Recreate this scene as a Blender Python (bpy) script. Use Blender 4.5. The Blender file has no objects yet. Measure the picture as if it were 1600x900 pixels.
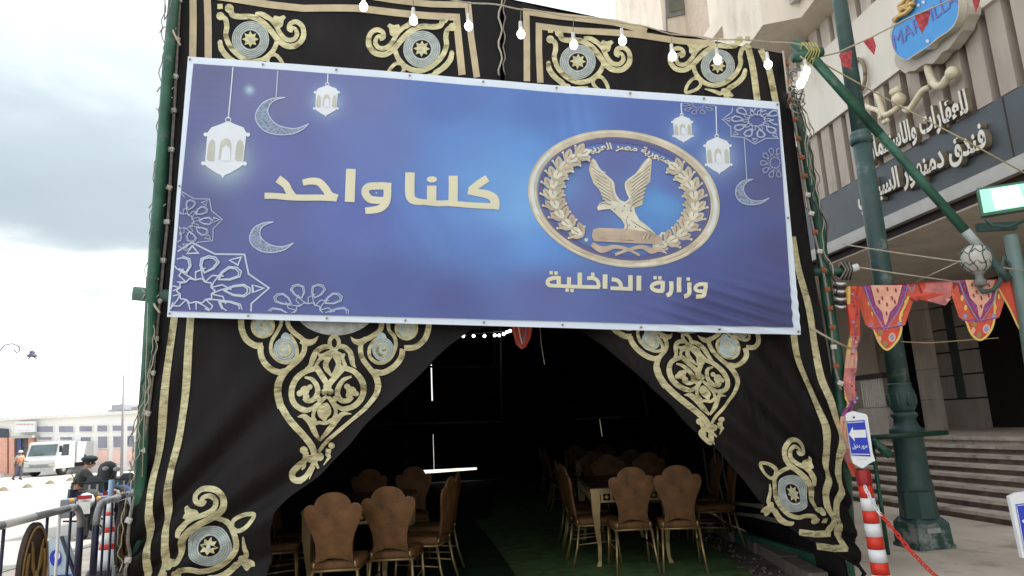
import bpy, math, random
from mathutils import Vector, Matrix, noise
from mathutils.geometry import tessellate_polygon
random.seed(7)
SC = bpy.context.scene
COL = SC.collection
# ------------------------------------------------------------------ camera
F = 1092.0; ROLL = .05; PITCH = math.atan(215 / 1092)
CP = Vector((0, 0, 1.43))
FW = Vector((0, math.cos(PITCH), math.sin(PITCH)))
Uw = Vector((0, -math.sin(PITCH), math.cos(PITCH))); Rw = Vector((1, 0, 0))
RT = Rw * math.cos(ROLL) - Uw * math.sin(ROLL)
UP = Rw * math.sin(ROLL) + Uw * math.cos(ROLL)
cam = bpy.data.cameras.new('camera'); cam.sensor_width = 36; cam.lens = F / 1600 * 36
cam.clip_end = 3000; cam.clip_start = .05
co = bpy.data.objects.new('camera', cam); COL.objects.link(co)
m = Matrix((RT, UP, -FW)).transposed().to_4x4(); m.translation = CP
co.matrix_world = m; SC.camera = co
# ------------------------------------------------------------------ light
SC.view_settings.view_transform = 'Standard'; SC.view_settings.look = 'None'
SC.view_settings.exposure = 0.80; SC.view_settings.gamma = 1.0
SUN_EL = math.radians(58); SUN_AZ = math.radians(70)      # azimuth from +Y towards +X
sl = bpy.data.lights.new('sun', 'SUN'); sl.energy = 3.4; sl.angle = math.radians(.6); sl.color = (1, .95, .87)
so = bpy.data.objects.new('sun', sl); COL.objects.link(so)
sd = Vector((math.cos(SUN_EL) * math.sin(SUN_AZ), math.cos(SUN_EL) * math.cos(SUN_AZ), math.sin(SUN_EL)))
so.rotation_euler = sd.to_track_quat('Z', 'Y').to_euler(); so.location = (20, 10, 40)
W = bpy.data.worlds.new('World'); SC.world = W; W.use_nodes = True
nt = W.node_tree; nt.nodes.clear()
def N(t, **k):
    n = nt.nodes.new(t)
    for a, b in k.items(): setattr(n, a, b)
    return n
def L(a, b): nt.links.new(a, b)
def ray(x, y): return RT * ((x - 800) / F) - UP * ((y - 450) / F) + FW
out = N('ShaderNodeOutputWorld'); bg = N('ShaderNodeBackground'); bg.inputs[1].default_value = .12
sky = N('ShaderNodeTexSky', sky_type='NISHITA', sun_disc=False, sun_elevation=SUN_EL, sun_rotation=SUN_AZ)
sky.air_density = 1.2; sky.dust_density = 2.5
tc = N('ShaderNodeTexCoord')
mp = N('ShaderNodeMapping'); mp.inputs['Scale'].default_value = (1, 1, 2.2); L(tc.outputs['Generated'], mp.inputs[0])
n1 = N('ShaderNodeTexNoise'); n1.inputs['Scale'].default_value = 2.3; n1.inputs['Detail'].default_value = 7; n1.inputs['Roughness'].default_value = .5; n1.inputs['Distortion'].default_value = .35
L(mp.outputs[0], n1.inputs[0])
r1 = N('ShaderNodeValToRGB'); e = r1.color_ramp.elements
e[0].position = .36; e[0].color = (4.3, 4.75, 5.0, 1); e[1].position = .62; e[1].color = (9.6, 9.8, 9.9, 1)
L(n1.outputs['Fac'], r1.inputs[0])
prev = r1.outputs[0]
def cloud(px, py, sharp, col, amt, zs=2.0):
    """one cloud bank: where the direction comes close to that of the bank"""
    global prev
    d = ray(px, py).normalized(); d = Vector((d.x, d.y, d.z * zs))
    sc = N('ShaderNodeVectorMath', operation='MULTIPLY'); sc.inputs[1].default_value = (1, 1, zs); L(tc.outputs['Generated'], sc.inputs[0])
    nn = N('ShaderNodeTexNoise'); nn.inputs['Scale'].default_value = 5.5; nn.inputs['Detail'].default_value = 6; L(sc.outputs[0], nn.inputs[0])
    nv = N('ShaderNodeVectorMath', operation='MULTIPLY_ADD'); nv.inputs[1].default_value = (.34, .34, .34); nv.inputs[2].default_value = (-.17, -.17, -.17)
    L(nn.outputs['Color'], nv.inputs[0])
    ad = N('ShaderNodeVectorMath', operation='ADD'); L(sc.outputs[0], ad.inputs[0]); L(nv.outputs[0], ad.inputs[1])
    ds = N('ShaderNodeVectorMath', operation='DISTANCE'); ds.inputs[1].default_value = d; L(ad.outputs[0], ds.inputs[0])
    mr = N('ShaderNodeMapRange', interpolation_type='SMOOTHSTEP'); mr.inputs['From Min'].default_value = sharp[0]; mr.inputs['From Max'].default_value = sharp[1]
    mr.inputs['To Min'].default_value = amt; mr.inputs['To Max'].default_value = 0
    L(ds.outputs['Value'], mr.inputs['Value'])
    mx = N('ShaderNodeMix', data_type='RGBA'); L(mr.outputs[0], mx.inputs[0]); L(prev, mx.inputs[6]); mx.inputs[7].default_value = (*col, 1)
    prev = mx.outputs[2]
cloud(60, 520, (.25, .55), (10.5, 10.6, 10.6), 1)
cloud(130, 285, (.10, .34), (2.65, 3.12, 3.35), .95, 3.0)
cloud(-160, 250, (.14, .42), (2.55, 3.02, 3.27), .9, 3.0)
cloud(60, 60, (.15, .5), (3.7, 4.25, 4.55), .6, 2.0)
cloud(240, 330, (.05, .2), (2.9, 3.35, 3.6), .8, 3.0)
cloud(150, 445, (.02, .10), (3.6, 4.15, 4.4), .85, 4.0)
mx = N('ShaderNodeMix', data_type='RGBA'); mx.inputs[0].default_value = .93
L(sky.outputs[0], mx.inputs[6]); L(prev, mx.inputs[7]); L(mx.outputs[2], bg.inputs[0]); L(bg.outputs[0], out.inputs[0])
# ------------------------------------------------------------------ materials
def s2l(c): return tuple(((v / 255 + .055) / 1.055) ** 2.4 if v > 10 else v / 255 / 12.92 for v in c)
MATS = {}
def mat(name, col, rough=.7, metal=0, var=.12, nscale=6, bump=0, bscale=40, emis=None, estr=0, vcol=False, stretch=(1, 1, 1), dirt_or_crease=None, spec=.4, trans=0):
    if name in MATS: return MATS[name]
    M = bpy.data.materials.new(name); M.use_nodes = True; t = M.node_tree; b = t.nodes['Principled BSDF']
    b.inputs['Roughness'].default_value = rough; b.inputs['Metallic'].default_value = metal
    b.inputs['Specular IOR Level'].default_value = spec
    if trans: b.inputs['Transmission Weight'].default_value = trans
    tcn = t.nodes.new('ShaderNodeTexCoord'); mpn = t.nodes.new('ShaderNodeMapping'); mpn.inputs['Scale'].default_value = stretch
    t.links.new(tcn.outputs['Object'], mpn.inputs[0])
    nz = t.nodes.new('ShaderNodeTexNoise'); nz.inputs['Scale'].default_value = nscale; nz.inputs['Detail'].default_value = 5
    t.links.new(mpn.outputs[0], nz.inputs[0])
    mr = t.nodes.new('ShaderNodeMapRange'); mr.inputs['From Min'].default_value = .3; mr.inputs['From Max'].default_value = .7
    mr.inputs['To Min'].default_value = 1 - var; mr.inputs['To Max'].default_value = 1 + var
    t.links.new(nz.outputs['Fac'], mr.inputs[0])
    vm = t.nodes.new('ShaderNodeVectorMath'); vm.operation = 'MULTIPLY'; t.links.new(mr.outputs[0], vm.inputs[1])
    if vcol:
        a = t.nodes.new('ShaderNodeAttribute'); a.attribute_name = 'Col'; t.links.new(a.outputs['Color'], vm.inputs[0])
    else: vm.inputs[0].default_value = col[:3]
    src = vm.outputs[0]
    if dirt_or_crease:
        dn = t.nodes.new('ShaderNodeTexNoise'); dn.inputs['Scale'].default_value = dirt_or_crease[1]; dn.inputs['Detail'].default_value = 8; dn.inputs['Roughness'].default_value = .65
        t.links.new(mpn.outputs[0], dn.inputs[0])
        dr = t.nodes.new('ShaderNodeMapRange'); dr.inputs['From Min'].default_value = dirt_or_crease[2]; dr.inputs['From Max'].default_value = dirt_or_crease[2] + .12
        dr.inputs['To Max'].default_value = dirt_or_crease[3]
        t.links.new(dn.outputs['Fac'], dr.inputs[0])
        mm = t.nodes.new('ShaderNodeMix'); mm.data_type = 'RGBA'; t.links.new(dr.outputs[0], mm.inputs[0]); t.links.new(src, mm.inputs[6]); mm.inputs[7].default_value = (*dirt_or_crease[0], 1)
        src = mm.outputs[2]
    t.links.new(src, b.inputs['Base Color'])
    if bump:
        bn = t.nodes.new('ShaderNodeTexNoise'); bn.inputs['Scale'].default_value = bscale; bn.inputs['Detail'].default_value = 4
        t.links.new(mpn.outputs[0], bn.inputs[0])
        bp = t.nodes.new('ShaderNodeBump'); bp.inputs['Strength'].default_value = bump; bp.inputs['Distance'].default_value = .02
        t.links.new(bn.outputs['Fac'], bp.inputs['Height']); t.links.new(bp.outputs[0], b.inputs['Normal'])
    if emis:
        b.inputs['Emission Color'].default_value = (*emis, 1); b.inputs['Emission Strength'].default_value = estr
    MATS[name] = M; return M
CLOTH = mat('black_tent_cloth', (.0062, .0042, .0050), .52, var=.5, nscale=3, bump=.9, bscale=7, stretch=(1, 1, .4), spec=.2)
CLOTHIN = mat('black_lining_cloth', (.022, .019, .020), .9, var=.3, nscale=3, spec=.15)
GOLD = mat('gold_foil_applique', (.56, .52, .31), .36, .32, var=.26, nscale=11, bump=.7, bscale=26, stretch=(1, 1, 2.2), dirt_or_crease=((.13, .10, .03), 6, .535, .85))  # shade of the foil creases painted in as dark olive patches
GOLD2 = mat('pale_gold_ribbon', (.50, .42, .27), .55, .1, var=.16, nscale=7, bump=.3, bscale=20)
SILV = mat('silver_blue_applique', (.42, .46, .44), .38, .3, var=.22, nscale=20, bump=.4, bscale=60)
SILV2 = mat('pale_blue_applique', (.46, .55, .56), .5, .1, var=.2, nscale=18, bump=.3, bscale=40)
GREYTH = mat('grey_stitching', (.20, .25, .24), .6, var=.2)
GREENP = mat('green_painted_steel', (.026, .10, .064), .45, var=.35, nscale=5, bump=.3, bscale=25, dirt_or_crease=((.13, .19, .16), 7, .57, .75))
LAMPG = mat('lamp_post_green_paint', (.05, .098, .092), .5, var=.2, nscale=5, bump=.25, bscale=30, dirt_or_crease=((.26, .29, .26), 5, .57, .8))
BWHITE = mat('banner_white_vinyl', (.70, .80, .92), .45, var=.03)
BFIELD = mat('banner_blue_print', (.1, .1, .4), .42, var=.03, nscale=4, vcol=True, spec=.35)
PWHITE = mat('print_white', (.72, .78, .86), .5, var=.04)
PLINE = mat('print_pale_blue_line', (.40, .47, .62), .5, var=.08)
PLINE2 = mat('print_faint_line', (.27, .31, .47), .5, var=.08)
PLACE = mat('print_lace_grey', (.23, .29, .42), .5, var=.55, nscale=70)
PCREAM = mat('print_cream_letters', (.70, .68, .50), .5, var=.06, nscale=3)
PGOLD = mat('print_gold', (.54, .49, .37), .45, var=.25, nscale=5)
PGOLDL = mat('print_gold_light', (.68, .66, .55), .45, var=.15, nscale=10)
PTAN = mat('print_rose_gold', (.50, .40, .31), .45, var=.2, nscale=8)
PSILV = mat('print_silver', (.62, .70, .72), .4, var=.1)
PGOLDD = mat('print_gold_shadow', (.20, .16, .13), .5, var=.2)
PNAVY = mat('print_navy', (.105, .12, .31), .5, var=.1)
PARCH = mat('print_arch_beige', (.52, .53, .48), .5, var=.1)
CREAM = mat('cream_render', (.76, .68, .58), .8, var=.08, nscale=2, bump=.25, bscale=20, dirt_or_crease=((.42, .35, .28), 1.3, .54, .45), stretch=(1, 1, .4))
CREAM2 = mat('cream_panel', (.74, .69, .61), .6, var=.05, nscale=2, dirt_or_crease=((.48, .41, .34), 2.2, .58, .4), stretch=(1, 1, .35))
TAUPE = mat('taupe_stone', (.44, .39, .35), .7, var=.16, nscale=3, bump=.1, dirt_or_crease=((.25, .21, .18), 2.5, .56, .5), stretch=(1, 1, .4))
TAUPEL = mat('pale_taupe_stone', (.57, .51, .45), .75, var=.12, nscale=4, bump=.1, dirt_or_crease=((.36, .30, .25), 3, .6, .5), stretch=(1, 1, .4))
FINM = mat('taupe_fin', (.43, .37, .315), .7, var=.14, nscale=3, dirt_or_crease=((.24, .19, .15), 3, .57, .5), stretch=(1, 1, .3))
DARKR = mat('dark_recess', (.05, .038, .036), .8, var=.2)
SLATE = mat('slate_grey_fascia', (.075, .088, .10), .35, var=.15, nscale=2, dirt_or_crease=((.16, .17, .17), 3, .62, .4))
STEEL = mat('satin_aluminium', (.48, .46, .43), .4, .2, var=.08)
GOLDL = mat('gilt_letter_face', (.74, .65, .48), .45, .05, var=.15, nscale=12)
IVORY = mat('ivory_letter_face', (.78, .75, .68), .5, var=.1, nscale=12)
LSIDE = mat('letter_side', (.24, .195, .13), .5, .1, var=.2, nscale=12)
SIGNB = mat('sky_blue_sign', (.07, .32, .72), .35, var=.05)
PURP = mat('purple_print', (.17, .16, .46), .5, var=.1)
PAVE = mat('dusty_pavement', (.58, .505, .43), .85, var=.18, nscale=1.2, bump=.3, bscale=30, dirt_or_crease=((.30, .245, .20), 1.3, .52, .75))
ROAD = mat('pale_asphalt', (.42, .40, .37), .9, var=.1, nscale=.6, bump=.3, bscale=40)
KERB = mat('kerb_stone', (.42, .40, .37), .85, var=.15, nscale=4, bump=.3)
STEPM = mat('marble_step', (.56, .485, .42), .6, var=.22, nscale=4, dirt_or_crease=((.20, .16, .13), 3, .52, .6), bump=.3)
RISER = mat('stained_riser', (.19, .135, .11), .7, var=.35, nscale=7, dirt_or_crease=((.30, .26, .22), 5, .6, .6))
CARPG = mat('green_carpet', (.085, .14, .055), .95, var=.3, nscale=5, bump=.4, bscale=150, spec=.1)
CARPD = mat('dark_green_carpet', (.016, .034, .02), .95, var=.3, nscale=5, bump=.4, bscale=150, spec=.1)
RUBB = mat('bare_dirty_floor', (.11, .095, .08), .9, var=.4, nscale=5, bump=.5, bscale=20, dirt_or_crease=((.26, .23, .18), 9, .62, .7))
CHF = mat('brown_velvet', (.125, .058, .021), .62, var=.4, nscale=8, bump=.25, bscale=50, spec=.3)
CHG = mat('gilt_tube', (.30, .22, .10), .35, .6, var=.15)
TABM = mat('gilt_table_metal', (.30, .22, .10), .4, .4, var=.15)
REDP = mat('red_reflective', (.62, .035, .018), .4, var=.08)
REDD = mat('dark_red_plastic', (.30, .012, .018), .4, var=.1)
WHTP = mat('white_plastic', (.72, .74, .76), .45, var=.05, dirt_or_crease=((.45, .43, .4), 14, .64, .4))
BLUES = mat('sign_blue', (.012, .035, .42), .35, var=.06)
BLK = mat('black_rubber', (.02, .02, .022), .6, var=.2)
NAVY = mat('navy_paint', (.018, .018, .045), .4, var=.1)
GREYP = mat('grey_rail_paint', (.26, .26, .27), .45, .2, var=.1)
WHTR = mat('white_rail_paint', (.68, .68, .68), .5, var=.06)
BRONZE = mat('bronze_emblem', (.26, .16, .06), .5, .3, var=.3)
BRDK = mat('dark_bronze', (.045, .03, .025), .5, .2, var=.3)
GLASSD = mat('dark_glass', (.05, .06, .075), .15, var=.1)
WINB = mat('far_window_glass', (.24, .24, .30), .3, var=.15, nscale=1)
FARW = mat('white_washed_wall', (.80, .79, .77), .8, var=.03)
PINK = mat('pink_wall', (.80, .56, .50), .8, var=.06)
SALM = mat('salmon_pilaster', (.66, .36, .28), .8, var=.1)
ROPE = mat('pale_rope', (.42, .38, .30), .8, var=.15, nscale=40)
CABLE = mat('grey_cable', (.22, .20, .18), .7, var=.3, nscale=30)
BULB = mat('lit_bulb', (.9, .9, .9), .3, emis=(1, .98, .95), estr=6)
SOCK = mat('white_socket', (.62, .62, .60), .5, var=.1)
FLOODE = mat('green_flood_glass', (.5, .7, .6), .2, emis=(.08, .50, .24), estr=1.0)
FLOODW = mat('flood_hot_spot', (.9, .95, .9), .2, emis=(.8, 1, .9), estr=1.1)
GLOBE = mat('frosted_globe', (.50, .47, .43), .35, var=.15, nscale=12)
SKIN = mat('skin', (.36, .19, .12), .6, var=.08)
# ------------------------------------------------------------------ geometry helpers
def plane_pt(px, py, o, n):
    d = ray(px, py); return CP + d * ((o - CP).dot(n) / d.dot(n))
LAYER = [0, 0]
class MB:
    def __init__(s):
        LAYER[0] = 0; LAYER[1] = (LAYER[1] + 1) % 7; s.v = []; s.f = []; s.mi = []; s.mats = []; s.sm = []; s.cols = None
    def m(s, mt):
        if mt not in s.mats: s.mats.append(mt)
        return s.mats.index(mt)
    def add(s, vs, fs, mt, smooth=False):
        o = len(s.v); s.v += [tuple(v) for v in vs]; i = s.m(mt)
        for f in fs: s.f.append([o + k for k in f]); s.mi.append(i); s.sm.append(smooth)
    def box(s, c, size, mt, R=None, bev=0):
        hx, hy, hz = [q / 2 for q in size]; c = Vector(c)
        P = [Vector((x * hx, y * hy, z * hz)) for z in (-1, 1) for y in (-1, 1) for x in (-1, 1)]
        if R: P = [R @ p for p in P]
        s.add([c + p for p in P], [(0, 2, 3, 1), (4, 5, 7, 6), (0, 1, 5, 4), (1, 3, 7, 5), (3, 2, 6, 7), (2, 0, 4, 6)], mt)
    def hexa(s, P, mt):   # 4 bottom, 4 top
        s.add(P, [(3, 2, 1, 0), (4, 5, 6, 7), (0, 1, 5, 4), (1, 2, 6, 5), (2, 3, 7, 6), (3, 0, 4, 7)], mt)
    def tube(s, path, r, mt, n=8, cap=True, smooth=True):
        path = [Vector(p) for p in path]; k = len(path)
        rs = r if isinstance(r, (list, tuple)) else [r] * k
        vs = []; ref = None
        for i, p in enumerate(path):
            t = (path[min(i + 1, k - 1)] - path[max(i - 1, 0)]).normalized()
            if ref is None:
                ref = t.orthogonal().normalized()
            ref = (ref - t * ref.dot(t)).normalized(); b = t.cross(ref)
            for j in range(n):
                a = 2 * math.pi * j / n
                vs.append(p + (ref * math.cos(a) + b * math.sin(a)) * rs[i])
        fs = [(i * n + j, i * n + (j + 1) % n, (i + 1) * n + (j + 1) % n, (i + 1) * n + j) for i in range(k - 1) for j in range(n)]
        if cap: fs += [tuple(reversed(range(n))), tuple(range((k - 1) * n, k * n))]
        s.add(vs, fs, mt, smooth)
    def lathe(s, o, prof, mt, n=16, smooth=True, ax=(0, 0, 1), rot=0):
        o = Vector(o); ax = Vector(ax).normalized(); u = ax.orthogonal().normalized() if abs(ax.z) < .99 else Vector((1, 0, 0)); w = ax.cross(u)
        vs = []
        for r, z in prof:
            for j in range(n):
                a = 2 * math.pi * j / n + rot; vs.append(o + ax * z + (u * math.cos(a) + w * math.sin(a)) * r)
        k = len(prof)
        fs = [(i * n + j, i * n + (j + 1) % n, (i + 1) * n + (j + 1) % n, (i + 1) * n + j) for i in range(k - 1) for j in range(n)]
        fs += [tuple(reversed(range(n))), tuple(range((k - 1) * n, k * n))]
        s.add(vs, fs, mt, smooth)
    def ball(s, c, r, mt, n=10, sc=(1, 1, 1)):
        c = Vector(c); vs = []; h = n // 2 + 1
        for i in range(1, h):
            a = math.pi * i / h
            for j in range(n):
                b = 2 * math.pi * j / n; vs.append(c + Vector((r * sc[0] * math.sin(a) * math.cos(b), r * sc[1] * math.sin(a) * math.sin(b), r * sc[2] * math.cos(a))))
        top = len(vs); vs.append(c + Vector((0, 0, r * sc[2]))); vs.append(c - Vector((0, 0, r * sc[2])))
        fs = [(i * n + j, (i + 1) * n + j, (i + 1) * n + (j + 1) % n, i * n + (j + 1) % n) for i in range(h - 2) for j in range(n)]
        fs += [(top, j, (j + 1) % n) for j in range(n)] + [(top + 1, (h - 2) * n + (j + 1) % n, (h - 2) * n + j) for j in range(n)]
        s.add(vs, fs, mt, True)
    def prism(s, pts, off, mt, smt=None, back=True):
        """polygon of 3D points (planar) extruded by the vector off"""
        pts = [Vector(p) for p in pts]; n = len(pts); off = Vector(off)
        nn = Vector((0, 0, 0))
        for i in range(n): nn += pts[i].cross(pts[(i + 1) % n])
        if nn.dot(off) > 0: pts.reverse()
        tr = tessellate_polygon([pts])
        nn = Vector((0, 0, 0))
        fs = []
        for t in tr:
            a, b, c = (pts[q] for q in t)
            fs.append(t if (b - a).cross(c - a).dot(off) < 0 else t[::-1])
        s.add(pts, fs, mt)
        if back: s.add([p + off for p in pts], [t[::-1] for t in fs], smt or mt)
        vs = pts + [p + off for p in pts]
        s.add(vs, [(i, n + i, n + (i + 1) % n, (i + 1) % n) for i in range(n)], smt or mt)
    def build(s, name, parent=None, label=None, kind=None):
        me = bpy.data.meshes.new(name); me.from_pydata(s.v, [], s.f)
        for mt in s.mats: me.materials.append(mt)
        me.polygons.foreach_set('material_index', s.mi); me.polygons.foreach_set('use_smooth', s.sm)
        if s.cols:
            ca = me.color_attributes.new('Col', 'FLOAT_COLOR', 'POINT')
            for i, c in enumerate(s.cols): ca.data[i].color = (*c, 1)
        me.update()
        o = bpy.data.objects.new(name, me); COL.objects.link(o)
        if parent:
            o.parent = parent
            if parent.type == 'EMPTY': o.matrix_parent_inverse = Matrix.Translation(-parent.location)
        if label: o['label'] = label
        if kind: o['kind'] = kind
        return o
def root_loc(p):
    v = Vector(p.location)
    while p.parent: p = p.parent; v = Vector(p.location) if p.type == 'EMPTY' else v
    return v
def thing(name, label, cat, loc=(0, 0, 0), group=None):
    o = bpy.data.objects.new(name, None); o.empty_display_size = .2; COL.objects.link(o); o.location = loc
    o['label'] = label; o['category'] = cat
    if group: o['group'] = group
    return o
def tag(o, label, cat, group=None):
    o['label'] = label; o['category'] = cat
    if group: o['group'] = group
    return o
def struct(o): o['kind'] = 'structure'; return o
KIDS = {}
def copy_thing(root, loc, rz=0, label=None, group=None, sc=1, rx=0, ry=0):
    r = root.copy(); COL.objects.link(r); r.location = loc; r.rotation_euler = (rx, ry, rz); r.scale = (sc,) * 3
    if label: r['label'] = label
    if group: r['group'] = group
    for ch in root.children:
        c = ch.copy(); COL.objects.link(c); c.parent = r
        for g in ch.children:
            d = g.copy(); COL.objects.link(d); d.parent = c
    return r
def crom(pts, ws, step, closed=False):
    """Catmull-Rom resampling of a 2D polyline with widths"""
    n = len(pts); out = []; segs = n if closed else n - 1
    def P(i):
        if closed: return pts[i % n]
        if i < 0: return (2 * pts[0][0] - pts[1][0], 2 * pts[0][1] - pts[1][1])
        if i >= n: return (2 * pts[-1][0] - pts[-2][0], 2 * pts[-1][1] - pts[-2][1])
        return pts[i]
    for i in range(segs):
        p0, p1, p2, p3 = P(i - 1), P(i), P(i + 1), P(i + 2)
        w1, w2 = ws[i % n], ws[(i + 1) % n]
        k = max(1, int(math.dist(p1, p2) / step + .5))
        for j in range(k):
            t = j / k; t2 = t * t; t3 = t2 * t
            out.append((*[.5 * (2 * p1[a] + (p2[a] - p0[a]) * t + (2 * p0[a] - 5 * p1[a] + 4 * p2[a] - p3[a]) * t2 + (3 * p1[a] - p0[a] - 3 * p2[a] + p3[a]) * t3) for a in (0, 1)], w1 + (w2 - w1) * t))
    if not closed: out.append((*pts[-1], ws[-1]))
    return out
class Sheet:
    """a hanging sheet of cloth in a vertical plane; artwork is laid on it in photo coordinates taken back onto the sheet"""
    def __init__(s, o, n, disp=None, clip=None):
        s.o = Vector(o); s.n = Vector(n).normalized(); s.disp = disp; s.k = 0; s.clip = clip; s.b0 = 0
    def pt(s, px, py, off=0):
        p = plane_pt(px, py, s.o, s.n)
        d = s.disp(p) if s.disp else 0
        return p + s.n * (d + off)
    def lay(s): LAYER[0] += 1; return .004 + s.b0 + LAYER[0] * .00009 + LAYER[1] * .00012
    def stroke(s, mb, pts, w, mt, closed=False, step=2.5, T=None, smooth=True, base=0):
        if T: pts = [T(*p) for p in pts]
        ws = list(w) if isinstance(w, (list, tuple)) else [w] * len(pts)
        if len(ws) != len(pts):
            ws = [ws[0] + (ws[-1] - ws[0]) * i / (len(pts) - 1) for i in range(len(pts))] if len(ws) == 2 else [ws[min(i, len(ws) - 1)] for i in range(len(pts))]
        if smooth: q = crom(pts, ws, step, closed)
        else:
            q = []; 
            rng = range(len(pts) if closed else len(pts) - 1)
            for i in rng:
                a, b = pts[i], pts[(i + 1) % len(pts)]; k = max(1, int(math.dist(a, b) / 6))
                for j in range(k): q.append((a[0] + (b[0] - a[0]) * j / k, a[1] + (b[1] - a[1]) * j / k, ws[i]))
            if not closed: q.append((*pts[-1], ws[-1]))
        off = s.lay() + base; n = len(q); vs = []; ok = []
        for i in range(n):
            a = q[(i - 1) % n] if closed or i else q[0]; b = q[(i + 1) % n] if closed or i < n - 1 else q[-1]
            dx, dy = b[0] - a[0], b[1] - a[1]; l = math.hypot(dx, dy) or 1
            if not smooth and 0 < i < n - 1 or (closed and not smooth):
                c = q[i]; ux, uy = c[0] - a[0], c[1] - a[1]; lu = math.hypot(ux, uy) or 1
                cs = max(.45, abs((ux * dx + uy * dy) / (lu * l))); wid = q[i][2] / 2 / cs
            else: wid = q[i][2] / 2
            nx, ny = -dy / l * wid, dx / l * wid; x, y = q[i][0], q[i][1]
            vs += [s.pt(x + nx, y + ny, off), s.pt(x, y, off + .0015), s.pt(x - nx, y - ny, off)]
            ok.append(s.clip is None or s.clip(x, y))
        fs = []
        for i in range(n if closed else n - 1):
            j = (i + 1) % n
            if ok[i] and ok[j]: fs += [(3 * i, 3 * j, 3 * j + 1, 3 * i + 1), (3 * i + 1, 3 * j + 1, 3 * j + 2, 3 * i + 2)]
        fs = [f[::-1] for f in fs]
        if fs: mb.add(vs, fs, mt, True)
    def poly(s, mb, pts, mt, T=None, smooth=False, base=0, step=4, off=None):
        if T: pts = [T(*p) for p in pts]
        if smooth: pts = [p[:2] for p in crom(pts, [0] * len(pts), step, True)]
        off = s.lay() + base if off is None else off
        cx = sum(p[0] for p in pts) / len(pts); cy = sum(p[1] for p in pts) / len(pts)
        if s.clip and not s.clip(cx, cy): return
        V2 = [Vector((x, y, 0)) for x, y in pts]
        tr = tessellate_polygon([V2]); vs = [s.pt(x, y, off) for x, y in pts]; fs = []
        for t in tr:
            a, b, c = (V2[q] for q in t)
            fs.append(t if (b - a).cross(c - a).z < 0 else t[::-1])
        mb.add(vs, fs, mt)
    def disc(s, mb, c, r, mt, T=None, n=28, ry=None, rot=0, rings=1, base=0):
        ry = ry or r
        off = s.lay() + base; pts = []
        def q(k, j):
            a = 2 * math.pi * j / n; x = r * k * math.cos(a); y = ry * k * math.sin(a)
            x, y = c[0] + x * math.cos(rot) - y * math.sin(rot), c[1] + x * math.sin(rot) + y * math.cos(rot)
            return T(x, y) if T else (x, y)
        c0 = T(*c) if T else c
        if s.clip and not s.clip(*c0): return
        vs = [s.pt(*c0, off)]
        for k in range(1, rings + 1): vs += [s.pt(*q(k / rings, j), off) for j in range(n)]
        flip = 1
        if T:
            a, b, d = T(0, 0), T(1, 0), T(0, 1)
            flip = 1 if (b[0] - a[0]) * (d[1] - a[1]) - (b[1] - a[1]) * (d[0] - a[0]) > 0 else -1
        fs = [(0, 1 + (j + 1) % n, 1 + j) for j in range(n)]
        for k in range(rings - 1):
            o = 1 + k * n; fs += [(o + j, o + (j + 1) % n, o + n + (j + 1) % n, o + n + j) for j in range(n)]
        if flip < 0: fs = [f[::-1] for f in fs]
        mb.add(vs, fs, mt)
    def ring(s, mb, c, r, w, mt, T=None, n=36, ry=None, rot=0, base=0):
        ry = ry or r; pts = []
        for j in range(n):
            a = 2 * math.pi * j / n; x = r * math.cos(a); y = ry * math.sin(a)
            pts.append((c[0] + x * math.cos(rot) - y * math.sin(rot), c[1] + x * math.sin(rot) + y * math.cos(rot)))
        sc = 1
        if T: sc = 1
        s.stroke(mb, pts, w, mt, closed=True, T=T, step=1e9, base=base)
def zoomT(ox, oy, s): return lambda x, y: (ox + x / s, oy + y / s)
# Arabic shaping: (isolated, final, initial, medial)
ARF = {'ا': (0xfe8d, 0xfe8e), 'ب': (0xfe8f, 0xfe90, 0xfe91, 0xfe92), 'ة': (0xfe93, 0xfe94), 'ت': (0xfe95, 0xfe96, 0xfe97, 0xfe98), 'ث': (0xfe99, 0xfe9a, 0xfe9b, 0xfe9c),
       'ج': (0xfe9d, 0xfe9e, 0xfe9f, 0xfea0), 'ح': (0xfea1, 0xfea2, 0xfea3, 0xfea4), 'خ': (0xfea5, 0xfea6, 0xfea7, 0xfea8), 'د': (0xfea9, 0xfeaa), 'ر': (0xfead, 0xfeae), 'ز': (0xfeaf, 0xfeb0),
       'س': (0xfeb1, 0xfeb2, 0xfeb3, 0xfeb4), 'ش': (0xfeb5, 0xfeb6, 0xfeb7, 0xfeb8), 'ص': (0xfeb9, 0xfeba, 0xfebb, 0xfebc), 'ع': (0xfec9, 0xfeca, 0xfecb, 0xfecc), 'ف': (0xfed1, 0xfed2, 0xfed3, 0xfed4),
       'ق': (0xfed5, 0xfed6, 0xfed7, 0xfed8), 'ك': (0xfed9, 0xfeda, 0xfedb, 0xfedc), 'ل': (0xfedd, 0xfede, 0xfedf, 0xfee0), 'م': (0xfee1, 0xfee2, 0xfee3, 0xfee4), 'ن': (0xfee5, 0xfee6, 0xfee7, 0xfee8),
       'ه': (0xfee9, 0xfeea, 0xfeeb, 0xfeec), 'و': (0xfeed, 0xfeee), 'ي': (0xfef1, 0xfef2, 0xfef3, 0xfef4)}
def arabic(t):
    r = []
    for i, c in enumerate(t):
        if c not in ARF: r.append(c); continue
        pj = i > 0 and t[i - 1] in ARF and len(ARF[t[i - 1]]) == 4
        nj = i + 1 < len(t) and t[i + 1] in ARF and len(ARF[c]) == 4
        r.append(chr(ARF[c][(3 if nj else 1) if pj else (2 if nj else 0)]))
    return ''.join(reversed(r))
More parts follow.
